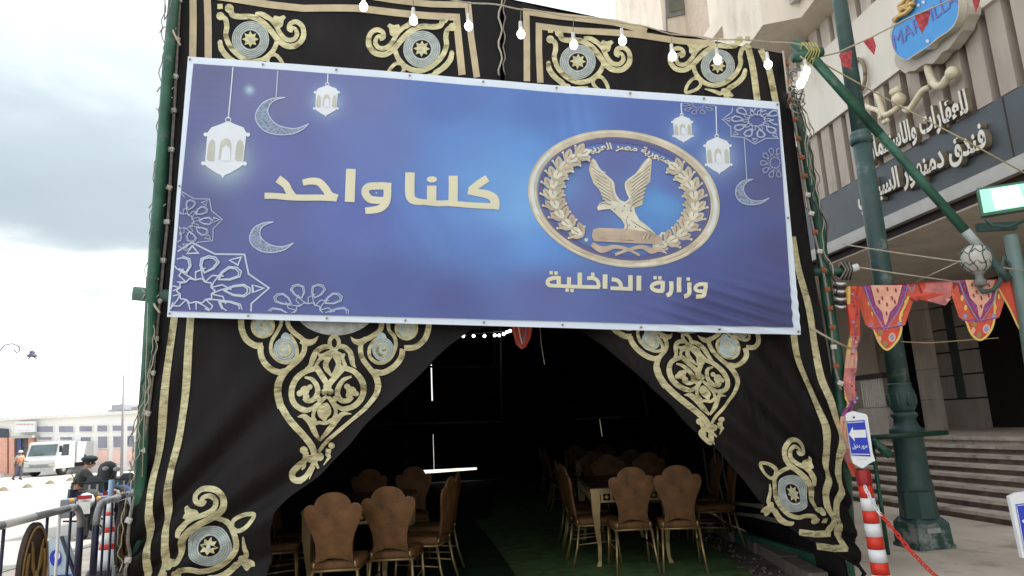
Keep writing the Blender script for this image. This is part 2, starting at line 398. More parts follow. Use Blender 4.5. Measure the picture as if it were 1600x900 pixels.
def text_mesh(t, depth=0, bold=0):
    c = bpy.data.curves.new('lettering', 'FONT'); c.body = t; c.size = 1; c.extrude = depth; c.offset = bold; c.resolution_u = 3
    o = bpy.data.objects.new('lettering', c); COL.objects.link(o)
    me = bpy.data.meshes.new_from_object(o.evaluated_get(bpy.context.evaluated_depsgraph_get()))
    vs = [v.co.copy() for v in me.vertices]; fs = [tuple(p.vertices) for p in me.polygons]; nz = [p.normal.z for p in me.polygons]
    bpy.data.objects.remove(o); bpy.data.curves.remove(c); bpy.data.meshes.remove(me)
    x0 = min(v.x for v in vs); x1 = max(v.x for v in vs); y0 = min(v.y for v in vs); y1 = max(v.y for v in vs)
    return vs, fs, nz, (x0, x1, y0, y1)
def sheet_text(sh, mb, t, o, xv, yv, mt, bold=0, base=0):
    """flat print: text box origin o (px), xv = full width vector, yv = full height vector"""
    vs, fs, nz, (x0, x1, y0, y1) = text_mesh(t, 0, bold); off = sh.lay() + base
    q = []
    for v in vs:
        a = (v.x - x0) / (x1 - x0); b = (v.y - y0) / (y1 - y0)
        q.append(sh.pt(o[0] + xv[0] * a + yv[0] * b, o[1] + xv[1] * a + yv[1] * b, off))
    mb.add(q, [f for f in fs], mt)
# ------------------------------------------------------------------ frames of reference
FA, FB = Vector((-2.76, 5.25, 0)), Vector((2.66, 5.95, 0))       # foot of the tent front
FU = (FB - FA).normalized(); FN = Vector((FU.y, -FU.x, 0))        # along, towards the viewer
TH = math.radians(-8)
HA = Vector((math.sin(TH), math.cos(TH), 0)); HB = Vector((math.cos(TH), -math.sin(TH), 0))
def hp(px, py, b):
    d = ray(px, py); return CP + d * (b / d.dot(HB))
def hw(a, b, z): return HA * a + HB * b + Vector((0, 0, z))
def at(px, py, Y):
    d = ray(px, py); return CP + d * (Y / d.y)
def gz(px, py, z=0):
    d = ray(px, py); return CP + d * ((z - CP.z) / d.z)
# ------------------------------------------------------------------ the ground
mb = MB(); R_ = 1500
mb.add([(-R_, -R_, -.31), (R_, -R_, -.31), (R_, R_, -.31), (-R_, R_, -.31)], [(0, 1, 2, 3)], ROAD)
struct(mb.build('street'))
mb = MB()
# pavement slab with the kerb towards the street on its left
mb.hexa([(-5.4, -30, -.6), (60, -30, -.6), (60, 90, -.6), (-8.2, 90, -.6), (-5.4, -30, 0), (60, -30, 0), (60, 90, 0), (-8.2, 90, 0)], PAVE)
pav = struct(mb.build('pavement'))
for i in range(60):
    y0 = -4 + i * 1.0; f = lambda y: -5.4 - 2.8 * (y + 30) / 120
    mb = MB(); mb.hexa([(f(y0) - .16, y0, -.6), (f(y0) + .02, y0, -.6), (f(y0 + .97) + .02, y0 + .97, -.6), (f(y0 + .97) - .16, y0 + .97, -.6),
                        (f(y0) - .15, y0, .012), (f(y0) + .02, y0, .012), (f(y0 + .97) + .02, y0 + .97, .012), (f(y0 + .97) - .15, y0 + .97, .012)], KERB)
    o = mb.build('kerb_stone', pav)
def ground_sheet(name, pts, z, mt, label, cat, nx=12):
    mb = MB(); mb.prism([Vector((x, y, z)) for x, y in pts], (0, 0, -.004 if z < .02 else -z + .001), mt)
    return tag(mb.build(name), label, cat)
ground_sheet('dirty_floor', [(-2.72, 5.5), (2.62, 6.2), (3.0, 19.8), (-2.9, 19.8)], .006, RUBB, 'bare dusty strip of floor along the tent side beyond the carpet', 'floor')
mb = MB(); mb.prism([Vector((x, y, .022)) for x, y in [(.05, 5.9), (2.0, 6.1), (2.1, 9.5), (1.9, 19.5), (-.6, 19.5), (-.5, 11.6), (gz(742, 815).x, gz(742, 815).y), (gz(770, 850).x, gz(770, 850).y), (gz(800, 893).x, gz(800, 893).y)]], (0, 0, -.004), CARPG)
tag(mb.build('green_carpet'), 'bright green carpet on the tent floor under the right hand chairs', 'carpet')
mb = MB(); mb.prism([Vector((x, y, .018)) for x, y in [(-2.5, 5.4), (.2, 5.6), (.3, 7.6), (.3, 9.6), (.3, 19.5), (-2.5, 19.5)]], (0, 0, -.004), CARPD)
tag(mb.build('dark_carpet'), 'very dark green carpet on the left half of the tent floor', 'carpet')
# ------------------------------------------------------------------ the tent
tent = thing('event_tent', 'large black event tent with gold and silver applique and a swept open entrance', 'tent', (0, 5.6, 0))
def folds(p):
    u = (p - FA).dot(FU); v = p.z
    low = max(0, min(1, (2.9 - v) / 1.6))
    top = max(0, min(1, (v - 3.9) / .8))
    if u < 2.75: a = math.atan2(v - .1, u + .5)        # gathered towards the left foot
    else: a = math.atan2(v - .1, 6.1 - u)
    r = .030 * low * (math.sin(a * 26 + 2 * math.sin(u * 1.7)) + .35 * math.sin(a * 47 + u * 3))
    r += .010 * (noise.noise(Vector((u * 1.1, v * .9, 3))) )
    r += .012 * top * math.sin(u * 5 + math.sin(v * 3))
    return r
front = Sheet(FA, FN, folds); front.b0 = .004
def interp(tab, y):
    if y <= tab[0][0]: return tab[0][1]
    for (a, b), (c, d) in zip(tab, tab[1:]):
        if y <= c: return b + (d - b) * (y - a) / (c - a)
    return tab[-1][1]
LL = [(-40, 279), (95, 274), (300, 261), (450, 248), (560, 246), (620, 237), (690, 222), (745, 214), (765, 207), (800, 201), (860, 199), (960, 192)]
LR = [(-40, 781), (508, 786), (516, 736), (540, 702), (560, 680), (600, 640), (640, 596), (700, 540), (740, 500), (775, 456), (800, 430), (850, 421), (960, 414)]
RL = [(-20, 787), (508, 790), (514, 905), (545, 950), (590, 1002), (640, 1056), (680, 1094), (705, 1124), (740, 1150), (765, 1172), (800, 1205), (830, 1245), (852, 1276), (870, 1308), (885, 1342), (960, 1358)]
RR = [(-20, 1205), (75, 1222), (150, 1233), (300, 1254), (430, 1272), (520, 1287), (600, 1303), (700, 1315), (800, 1330), (895, 1350), (960, 1362)]
LT = [(285, -38), (500, -28), (787, -2)]
RTp = [(783, -1), (822, 6), (900, 22), (1000, 45), (1090, 62), (1150, 72), (1235, 86)]
def curtain(name, Lt, Rt, top, y1, ny, nx):
    mb = MB(); vs = []
    for i in range(ny + 1):
        t = i / ny
        for j in range(nx + 1):
            s = j / nx
            y = -30 + t * (y1 + 30)
            wv = (2.0 * math.sin(y * .045) + 1.2 * math.sin(y * .11 + 1)) * max(0, min(1, (y - 540) / 60)); wv *= (s ** 6 if name == 'left_curtain' else (1 - s) ** 6)
            x = interp(Lt, y) * (1 - s) + interp(Rt, y) * s + wv
            y = max(y, interp(top, x))
            vs.append(front.pt(x, y))
    w = nx + 1
    fs = []
    for i in range(ny):
        for j in range(nx):
            q = (i * w + j, (i + 1) * w + j, (i + 1) * w + j + 1, i * w + j + 1)
            if (vs[q[0]] - vs[q[1]]).length > 1e-4 or (vs[q[3]] - vs[q[2]]).length > 1e-4: fs.append(q)
    mb.add(vs, fs, CLOTH, True)
    # the cloth has a back, a centimetre behind
    mb.add([v - FN * .012 for v in vs], [f[::-1] for f in fs], CLOTHIN, True)
    return mb.build(name, tent)
cl = curtain('left_curtain', LL, LR, LT, 945, 150, 110); cl['label'] = 'left half of the black tent front, drawn aside to the left'
cr = curtain('right_curtain', RL, RR, RTp, 940, 150, 100); cr['label'] = 'right half of the black tent front, drawn aside to the right'
# gold ribbons
def ribbon(name, lines, par, mt=GOLD2, w=11):
    for pts in lines:
        mb = MB(); front.stroke(mb, pts, w, mt, step=7); mb.build(name, par)
def ribbon_sharp(par, pts, w=11, mt=GOLD2):
    mb = MB(); front.stroke(mb, pts, w, mt, smooth=False); mb.build('gold_ribbon', par)
ribbon('gold_ribbon', [[(302, -32), (303, 30), (302, 92)], [(324, -30), (326, 40), (326, 96)]], cl)
ribbon('gold_ribbon', [[(274, 490), (262, 590), (252, 670), (246, 715), (238, 760), (234, 820), (230, 900), (228, 940)],
                       [(300, 490), (293, 580), (284, 655), (279, 690), (269, 735), (262, 790), (260, 850), (255, 900), (252, 940)]], cl, GOLD, 11.5)
ribbon_sharp(cl, [(330, -5), (372, 0), (420, 7), (475, 14), (560, 15), (640, 22), (713, 28), (716, 60), (722, 118)])
ribbon_sharp(cl, [(500, -14), (610, 0), (672, 6), (731, 9), (736, 60), (745, 122)], 10)
ribbon_sharp(cr, [(823, 128), (823, 70), (822, 19), (900, 28), (960, 37), (1010, 50)], 10)
ribbon_sharp(cr, [(844, 130), (842, 80), (842, 41), (900, 48), (1000, 56), (1060, 63), (1115, 68)], 10)
ribbon('gold_ribbon', [[(1167, 75), (1175, 110), (1182, 158)], [(1187, 79), (1200, 110), (1211, 162)]], cr, GOLD, 10)
ribbon('gold_ribbon', [[(1238, 370), (1246, 420), (1262, 480), (1272, 540), (1284, 590), (1302, 632), (1311, 680), (1311, 740), (1310, 778), (1306, 812), (1311, 835), (1319, 858)],
                       [(1240, 518), (1248, 560), (1262, 600), (1276, 640), (1288, 672), (1292, 710), (1290, 760), (1294, 792), (1299, 812), (1294, 838)]], cr, GOLD, [9, 10, 10])
ribbon_sharp(cr, [(1250, 832), (1275, 835), (1297, 834)], 10, GOLD)
ribbon_sharp(cr, [(1272, 852), (1300, 856), (1322, 856)], 10, GOLD)
# corner scroll motif, drawn once around its medallion (unit = medallion radius) and set down six times
MZ = lambda x, y: ((x - 770) / 120, (y - 245) / 120)
def corner_motif(T, par, sc, cut=None):
    root = MB(); g = root
    W_ = sc * .275
    st = lambda pts, w, mt=GOLD: front.stroke(g, [T(*MZ(*p)) for p in pts], w if isinstance(w, list) else w, mt, step=2.2)
    st([(642, 52), (655, 88), (700, 98), (780, 98), (845, 130), (900, 185), (950, 248), (1005, 288), (1070, 284), (1112, 235), (1108, 168), (1068, 134), (1028, 146), (1022, 180), (1045, 192)], [W_ * 1.1] * 10 + [W_ * .95] * 4 + [W_ * .8])
    st([(800, 78), (868, 92), (925, 140), (962, 205), (1000, 245), (1048, 248), (1072, 215), (1058, 178), (1036, 172)], [W_ * .5] + [W_ * .9] * 6 + [W_ * .7])
    st([(582, 100), (610, 118), (618, 165), (612, 222), (640, 292), (700, 352), (772, 384), (850, 372), (912, 322), (940, 262), (936, 230)], [W_] * 9 + [W_ * .9, W_ * .6])
    st([(572, 258), (580, 305), (620, 355), (665, 392), (700, 425), (690, 470), (668, 480)], [W_ * .4, W_, W_ * 1.1, W_, W_, W_ * .8, W_ * .6])
    st([(895, 345), (935, 345), (975, 395), (985, 450), (940, 440), (900, 415), (880, 380), (895, 345)], W_ * .72)
    front.poly(g, [T(*MZ(*p)) for p in [(560, 262), (585, 250), (600, 300), (640, 350), (690, 385), (668, 402), (610, 372), (572, 322)]], GOLD, smooth=True)
    front.poly(g, [T(*MZ(*p)) for p in [(640, 452), (690, 470), (735, 420), (712, 400), (668, 420)]], GOLD, smooth=True)
    st([(700, 425), (740, 440), (790, 425), (850, 415)], [W_ * .6, W_ * .9, W_ * .7, W_ * .3])
    front.poly(g, [T(*MZ(*p)) for p in [(925, 150), (915, 118), (925, 90), (955, 98), (985, 88), (1000, 104), (985, 122), (978, 160), (950, 172)]], GOLD, smooth=True)
    front.poly(g, [T(*MZ(*p)) for p in [(800, 70), (850, 66), (900, 100), (880, 118), (840, 96)]], GOLD, smooth=True)
    for c, r in (((635, 48), .24), ((578, 98), .22)):
        front.disc(g, T(*MZ(*c)), sc * r, GOLD, n=14)
    front.poly(g, [T(*MZ(*p)) for p in [(558, 22), (592, 20), (594, 52), (560, 54)]], GOLD)
    o = g.build('corner_scroll', par)
    md = MB(); T0 = lambda x, y: T(x, y)
    ell = lambda r, n=32: [T(r * math.cos(2 * math.pi * k / n), r * math.sin(2 * math.pi * k / n)) for k in range(n)]
    front.disc(md, (0, 0), 1.0, SILV, T=T, n=32, rings=5)
    for r in (.92, .82, .72, .62): front.stroke(md, ell(r), sc * .035, GREYTH, closed=True, step=1e9, base=.001)
    front.disc(md, (0, 0), .5, CLOTH, T=T, n=24, rings=3, base=.002)
    st8 = []
    for k in range(16):
        r = .45 if k % 2 == 0 else .27; a = math.pi * 2 * k / 16
        st8.append(T(r * math.cos(a), r * math.sin(a)))
    front.poly(md, st8, GOLD, base=.008)
    front.poly(md, ell(.1, 12), SILV, base=.010)
    md.build('medallion', par)
def motT(cx, cy, sx, sy, rot=0, mir=False):
    c, s_ = math.cos(rot), math.sin(rot)
    def T(x, y):
        if mir: x = -x
        x, y = x * c - y * s_, x * s_ + y * c
        return (cx + x * sx, cy + y * sy)
    return T
corner_motif(motT(391.5, 62, 29, 29), cl, 29)
corner_motif(motT(659, 77, 29, 29, .04, True), cl, 29)
corner_motif(motT(902.5, 97, 28, 27, .06), cr, 28)
corner_motif(motT(1121, 104, 26, 26, .08, True), cr, 26)
corner_motif(motT(328, 853, 36, 31, -math.pi / 2 + .12), cl, 33)
corner_motif(motT(1238, 771, 25, 29, math.pi / 2 - .1, True), cr, 26)
# the large centre motif, traced on the left curtain and carried over to the right one
TA = zoomT(370, 490, 5.161); TB = zoomT(420, 590, 5.295)
k0, l0, r0 = (491.8, 715.6), (429, 608), (594, 610); k1, l1, r1 = (1111, 669.4), (1024, 580.6), (1156, 593)
def carry(x, y):
    e1 = (l0[0] - k0[0], l0[1] - k0[1]); e2 = (r0[0] - k0[0], r0[1] - k0[1]); d = (x - k0[0], y - k0[1])
    D = e1[0] * e2[1] - e1[1] * e2[0]; a = (d[0] * e2[1] - d[1] * e2[0]) / D; b = (e1[0] * d[1] - e1[1] * d[0]) / D
    f1 = (l1[0] - k1[0], l1[1] - k1[1]); f2 = (r1[0] - k1[0], r1[1] - k1[1])
    return (k1[0] + a * f1[0] + b * f2[0], k1[1] + a * f1[1] + b * f2[1])
def centre_motif(C, par, ws, lim):
    g = MB(); s1 = 5.161; s2 = 5.295
    def filt(pts): return [p for p in pts if lim(*p)]
    def A(pts, w, mt=GOLD, closed=False):
        ws_ = [v * 1.14 / s1 * ws for v in (w if isinstance(w, list) else [w])]
        P = filt([C(*TA(*p)) for p in pts])
        if len(P) > 1: front.stroke(g, P, ws_ if len(ws_) > 1 else ws_[0], mt, closed=closed)
    def B(pts, w, mt=GOLD, closed=False):
        ws_ = [v * 1.14 / s2 * ws for v in (w if isinstance(w, list) else [w])]
        P = filt([C(*TB(*p)) for p in pts])
        if len(P) > 1: front.stroke(g, P, ws_ if len(ws_) > 1 else ws_[0], mt, closed=closed)
    def dA(c, r, mt, ry=None):
        c = C(*TA(*c))
        if lim(*c): front.disc(g, c, r / s1 * ws, mt, n=18, ry=(ry or r) / s1 * ws)
    def dB(c, r, mt=GOLD):
        c = C(*TB(*c))
        if lim(*c): front.disc(g, c, r / s2 * ws, mt, n=14)
    def ringA(c, rx, ry, w): A([(c[0] + rx * math.cos(k * math.pi / 8), c[1] + ry * math.sin(k * math.pi / 8)) for k in range(16)], w, closed=True)
    # outer lobes
    A([(42, -20), (36, 45), (42, 130), (80, 210), (150, 258), (212, 258)], 44)
    A([(196, 262), (196, 320), (222, 388), (280, 448), (345, 474), (395, 462)], 42)
    A([(1552, 40), (1545, 120), (1515, 205), (1440, 268), (1350, 278)], 40)
    A([(1338, 285), (1322, 360), (1262, 430), (1180, 474), (1110, 470)], 40)
    # stems, rings round the spirals, hooks
    A([(362, 20), (358, 90), (322, 160), (284, 230), (282, 310), (330, 372), (400, 396), (462, 372), (488, 320), (478, 255), (445, 195), (425, 175)], 26)
    A([(412, 20), (420, 100), (470, 160), (528, 205), (548, 250), (540, 310), (500, 372), (450, 415), (398, 465), (350, 530), (328, 600), (330, 680), (350, 760)], [34] * 4 + [36] * 5 + [46, 48, 48, 48])
    A([(520, 215), (570, 235), (620, 222), (658, 182)], [50, 48, 34, 4])
    A([(1168, 20), (1160, 130), (1085, 190), (1012, 232), (1000, 300), (1020, 370), (1070, 440), (1118, 500), (1138, 570), (1132, 630), (1095, 690), (1035, 770)], [36] * 7 + [44, 44, 36, 30, 28])
    A([(1050, 205), (1000, 232), (950, 222), (918, 186)], [40, 48, 34, 4])
    A([(1222, 20), (1228, 130), (1272, 190), (1282, 260), (1248, 345), (1190, 392), (1125, 394), (1078, 355), (1070, 300), (1092, 245), (1140, 200)], 26)
    for c, r in (((212, 102), 70), ((1368, 122), 66)):
        dA(c, r, SILV2); ringA(c, r + 14, r + 14, 26)
        A([(c[0] - 30, c[1] + 18), (c[0] - 8, c[1] + 38), (c[0] + 30, c[1] + 22), (c[0] + 36, c[1] - 14), (c[0] + 6, c[1] - 34), (c[0] - 18, c[1] - 12), (c[0], c[1] + 6)], [12, 20, 20, 18, 16, 16, 14])
    for c in ((388, 290), (1180, 290)):
        dA(c, 88, SILV2, 94); dA((c[0] + (10 if c[0] < 700 else -10), c[1] - 80), 40, SILV2, 55)
        q = 1 if c[0] < 700 else -1
        A([(c[0] - 50 * q, c[1] + 8), (c[0] - 28 * q, c[1] + 42), (c[0] + 18 * q, c[1] + 48), (c[0] + 46 * q, c[1] + 8), (c[0] + 26 * q, c[1] - 38), (c[0] - 14 * q, c[1] - 34), (c[0] - 18 * q, c[1] + 2), (c[0] + 8 * q, c[1] + 8)], [10, 18, 22, 20, 18, 16, 16, 14])
        for rr in (62, 78): A([(c[0] + rr * math.cos(k * math.pi / 8), c[1] + rr * 1.05 * math.sin(k * math.pi / 8)) for k in range(16)], 3.5, GREYTH, closed=True)
    # bud and crown
    ringA((785, 236), 38, 54, 28)
    A([(745, 262), (690, 272), (640, 305), (612, 360), (590, 415), (548, 442)], [34, 36, 38, 40, 30, 6])
    A([(825, 262), (870, 272), (912, 310), (930, 365), (940, 410), (966, 442)], [34, 36, 38, 40, 30, 6])
    A([(652, 322), (690, 345), (735, 325), (770, 305)], [10, 50, 44, 36]); A([(875, 325), (845, 345), (808, 325), (775, 305)], [10, 50, 40, 36])
    A([(690, 345), (650, 390), (630, 440)], [30, 24, 30]); A([(845, 345), (865, 390), (885, 440)], [30, 24, 30])
    A([(762, 325), (718, 395), (725, 445), (768, 505)], [34, 40, 40, 14]); A([(778, 325), (822, 395), (812, 445), (768, 505)], [34, 40, 40, 14])
    A([(640, 432), (688, 505), (738, 575)], 42); A([(870, 432), (805, 505), (745, 575)], 42)
    dA((735, 590), 34, GOLD); dA((712, 632), 26, GOLD); dA((758, 630), 26, GOLD)
    # heart
    A([(640, 440), (560, 462), (485, 515), (442, 600), (445, 690), (492, 752), (560, 778)], [36, 38, 40, 42, 42, 40, 34])
    A([(870, 440), (948, 470), (1008, 540), (1022, 620), (992, 700), (930, 752), (850, 772)], [36, 38, 44, 42, 42, 38, 34])
    B([(262, 262), (320, 272), (385, 240), (440, 190), (488, 150)], [34, 36, 30, 24, 22]); B([(700, 240), (625, 262), (560, 232), (500, 158)], [34, 36, 28, 22])
    A([(545, 512), (605, 530), (648, 585), (655, 645), (625, 692), (575, 705), (545, 680)], [14, 30, 38, 38, 38, 34, 34]); dA((668, 690), 22, GOLD)
    dA((590, 592), 22, GOLD); dA((548, 622), 40, GOLD); dA((506, 642), 26, GOLD); dA((562, 672), 28, GOLD)
    A([(930, 510), (868, 535), (828, 590), (815, 650), (845, 700), (900, 700), (930, 670)], [14, 30, 36, 38, 38, 34, 30]); dA((795, 690), 22, GOLD)
    dA((893, 590), 24, GOLD); dA((925, 628), 40, GOLD); dA((962, 645), 22, GOLD); dA((905, 660), 26, GOLD)
    # tear and crown below
    P = [C(*TB(*p)) for p in [(487, 208), (515, 250), (516, 300), (485, 335), (468, 372), (440, 345), (412, 315), (408, 265), (440, 225)]]
    front.poly(g, P, GOLD, smooth=True)
    B([(488, 155), (435, 205), (390, 260), (372, 320), (395, 362)], [18, 24, 26, 26, 18]); B([(490, 160), (530, 215), (556, 280), (535, 340), (490, 368)], [18, 24, 26, 26, 18])
    B([(245, 325), (300, 322), (348, 372), (382, 450), (420, 520)], [6, 40, 44, 40, 16]); B([(684, 300), (610, 302), (560, 352), (500, 430), (422, 522)], [6, 34, 40, 40, 16])
    B([(350, 330), (372, 380), (420, 372), (470, 378), (520, 352)], [40, 30, 24, 24, 30])
    # outline down to the knot
    B([(95, 230), (162, 330), (232, 412), (302, 490), (358, 570), (382, 650)], [50, 50, 50, 48, 48, 44])
    B([(78, 60), (74, 140), (95, 230)], 50)
    B([(905, 60), (885, 140), (795, 255), (685, 350), (585, 435), (485, 522), (410, 615)], [46, 40, 32, 26, 28, 28, 24])
    dB((345, 672), 34); dB((420, 655), 34); dB((382, 668), 34)
    dB((292, 600), 32)
    B([(308, 612), (300, 680), (240, 735), (192, 790), (200, 842), (252, 852), (300, 822), (340, 762), (372, 700)], [40, 40, 44, 44, 46, 46, 40, 34, 30])
    B([(285, 700), (290, 735), (268, 765)], [34, 26, 8]); B([(250, 850), (268, 880)], [30, 6])
    if lim(*C(*TB(500, 650))):
        dB((518, 562), 27); B([(495, 590), (488, 640), (510, 655)], [40, 36, 20]); B([(380, 700), (410, 752)], [28, 16])
        B([(370, 735), (335, 840)], [26, 6]); B([(505, 650), (452, 725)], [26, 5])
    B([(372, 690), (388, 712)], 30)
    o = g.build('centre_scroll', par)
    q = MB(); P = [C(*TA(795 + 325 * math.cos(k * math.pi / 20), -40 + 215 * math.sin(k * math.pi / 20))) for k in range(40)]
    front.poly(q, P, SILV)
    for rr in (.93, .86, .78, .7, .6):
        front.stroke(q, [C(*TA(795 + 325 * rr * math.cos(k * math.pi / 20), -40 + 215 * rr * math.sin(k * math.pi / 20))) for k in range(40)], 1.1, GREYTH, closed=True, step=1e9)
    q.build('medallion', par)
centre_motif(lambda x, y: (x, y), cl, 1.0, lambda x, y: y < 470 or x < interp(LR, y) - 1)
centre_motif(carry, cr, .84, lambda x, y: y < 505 or x > interp(RL, y) + 1)
# side walls, back wall, roof
def wall_grid(name, P00, P10, P01, P11, nu, nv, amp, mt=CLOTHIN, thick=.012, freq=9):
    P00, P10, P01, P11 = map(Vector, (P00, P10, P01, P11)); mb = MB(); vs = []
    nn = (P10 - P00).cross(P01 - P00).normalized()
    for i in range(nv + 1):
        for j in range(nu + 1):
            s, t = j / nu, i / nv
            p = (P00 * (1 - s) + P10 * s) * (1 - t) + (P01 * (1 - s) + P11 * s) * t
            vs.append(p + nn * amp * (math.sin(s * nu * .9 * 1.0) + .5 * math.sin(s * nu * 2.3 + t * 3)))
    w = nu + 1; fs = [(i * w + j, i * w + j + 1, (i + 1) * w + j + 1, (i + 1) * w + j) for i in range(nv) for j in range(nu)]
    mb.add(vs, fs, mt, True); mb.add([v - nn * thick for v in vs], [f[::-1] for f in fs], mt, True)
    return mb.build(name, tent)
topL = front.pt(285, -38).z; topR = front.pt(1228, 84).z; ridge = front.pt(785, -6).z
xR = 2.62; BY = 20.0
wall_grid('side_wall', (-2.72, 5.36, 0), (-2.9, BY, 0), (-2.66, 5.36, topL), (-2.8, BY, topL), 60, 4, .02).__setitem__('label', 'left side wall of black cloth')
sw = wall_grid('side_wall', (3.15, BY, .01), (2.60, 6.06, .01), (3.0, BY, topR), (2.22, 6.0, topR), 60, 4, .02); sw['label'] = 'right side wall of black cloth with ribbons coloured as shaded gold'
# roof in two slopes
mb = MB(); a, b, c = front.pt(285, -37) - FN * .02, front.pt(785, -5) - FN * .02, front.pt(1228, 85) - FN * .02
A2, B2, C2 = Vector((-2.8, BY, topL)), Vector((.1, BY, ridge)), Vector((3.0, BY, topR))
mb.add([a, b, B2, A2, b, c, C2, B2], [(0, 1, 2, 3), (4, 5, 6, 7)], CLOTH)
mb.add([p - Vector((0, 0, .02)) for p in (a, b, B2, A2, b, c, C2, B2)], [(3, 2, 1, 0), (7, 6, 5, 4)], CLOTHIN)
mb.build('roof_cloth', tent)
# back wall: sheets that leave the gaps where daylight comes in
def back_sheet(x0, x1, z0, z1, x0t=None, x1t=None):
    wall_grid('back_wall', (x1, BY, z0), (x0, BY, z0), (x1t if x1t is not None else x1, BY, z1), (x0t if x0t is not None else x0, BY, z1), 14, 3, .004)
gx = at(676, 650, BY).x
gA0 = at(655, 738, BY); back_sheet(-2.95, gA0.x, .02, 2.0); back_sheet(gA0.x - .02, gx - .004, .345, 2.0); back_sheet(gx + .009, gB.x, .40, 2.0) if False else None
gA, gB = at(655, 738, BY), at(745, 732, BY)
back_sheet(gx + .005, gB.x, .345, 2.0); back_sheet(gB.x, 3.2, .30, 2.0)
back_sheet(gB.x, 3.2, .0, .34)
wall_grid('back_wall', (gB.x + .1, BY + .05, 0), (gA.x - .1, BY + .05, 0), (gB.x + .1, BY + .05, gB.z - .03), (gA.x - .1, BY + .05, gA.z - .05), 10, 2, .004)
z1_, z2_ = at(676, 625, BY).z, at(676, 560, BY).z
back_sheet(-2.95, gx - .02, 2.0, z1_ + 1.1, x1t=gx - .015); back_sheet(gx + .02, 3.2, 2.0, z1_ + 1.1, x0t=gx + .015)
back_sheet(-2.95, 3.2, z1_ + 1.0, ridge + .1)
back_sheet(-2.95, 3.2, z1_ - .95, z1_ - .02)
# frame poles
def pole(par, path, r, mt=GREENP, name='frame_pole', n=10, label=None):
    mb = MB(); mb.tube(path, r, mt, n); return mb.build(name, par, label)
fp = lambda x, y, o=0: front.pt(x, y, o)
pole(tent, [fp(282, -60, .07), fp(267, 120, .07), fp(254, 300, .07), fp(248, 380, .07), fp(239, 500, .06), fp(234, 570, .04), fp(222, 700, .0), fp(203, 940, -.1)], .044, label='left front corner pole')
pole(tent, [fp(276, -60, -.08), fp(262, 120, -.08), fp(248, 300, -.08), fp(232, 540, -.10), fp(228, 650, -.16), fp(210, 800, -.16)], .05, mat('blue_green_pole', (.05, .11, .12), .5, var=.3, nscale=4))
pole(tent, [fp(1243, 128, -.12), fp(1262, 200, -.12), fp(1290, 340, -.12), fp(1303, 450, -.12), fp(1318, 560, -.12), fp(1330, 700, -.12), fp(1345, 850, -.12)], .05, label='right front corner pole')
mb = MB(); mb.tube([fp(211, 460, .05), fp(256, 462, -.02), fp(300, 463, -.06)], .055, mat('grey_green_pole', (.075, .15, .125), .5, var=.2), 10)
for dx in (236, 243, 249): mb.tube([fp(dx, 448, .0), fp(dx + 1, 460, .065), fp(dx, 474, .0), fp(dx - 1, 462, -.1), fp(dx, 448, 0)], .008, BLK, 5)
mb.build('tie_bar', tent)
mb = MB(); mb.tube([fp(1270, 424, -.05), fp(1312, 424, .0), fp(1318, 424, .02)], .034, GREENP, 10); mb.tube([fp(1314, 424, .0), fp(1336, 419, .05)], .032, WHTP, 8)
for k in range(6): mb.tube([fp(1310 + k * 3, 412, .04), fp(1314 + k * 2, 424, .075), fp(1310 + k * 3, 438, .03), fp(1312 + k * 3, 426, -.07), fp(1310 + k * 3, 412, .04)], .009, BLK if k % 2 else CABLE, 5)
for k in range(7): mb.tube([fp(1302 + k * .6, 442 + k * 6, .0), fp(1308, 446 + k * 6, .06), fp(1318, 444 + k * 6, .03)], .012, BLK if k % 2 else WHTP, 5)
mb.build('tie_bar', tent)
# ground beams of the frame on the right side
mb = MB(); q0, q1 = gz(1330, 893, .1), gz(1152, 838, .1)
d_ = (q1 - q0); mb.box((q0 + d_ / 2) , (.07, d_.length, .13), GREENP, Matrix.Rotation(math.atan2(-d_.x, d_.y), 3, 'Z')); mb.build('ground_beam', tent)
# interior cross bars and posts (dull grey)
INTP = mat('dull_grey_pole', (.06, .065, .065), .5, var=.2)
for a_, b_, Y in (((560, 664), (782, 659), 12.5), ((664, 573), (782, 573), 14), ((900, 655), (1012, 650), 12), ((782, 500), (784, 664), 12.6), ((772, 500), (774, 575), 14.1), ((1000, 590), (1012, 650), 11.9)):
    pole(tent, [at(*a_, Y), at(*b_, Y)], .022, INTP, 'cross_bar', 6)
# gold ribbons inside the right wall, their shade put into a darker colour
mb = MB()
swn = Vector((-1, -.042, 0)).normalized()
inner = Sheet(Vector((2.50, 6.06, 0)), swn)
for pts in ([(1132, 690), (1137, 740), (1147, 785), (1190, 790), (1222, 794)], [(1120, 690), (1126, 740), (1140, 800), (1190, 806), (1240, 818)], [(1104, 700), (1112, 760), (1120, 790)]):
    inner.stroke(mb, pts, [2.5, 3, 5, 7, 8], mat('shaded_gold_ribbon', (.20, .17, .13), .7), smooth=False, base=.04)
mb.build('gold_ribbon', tent)
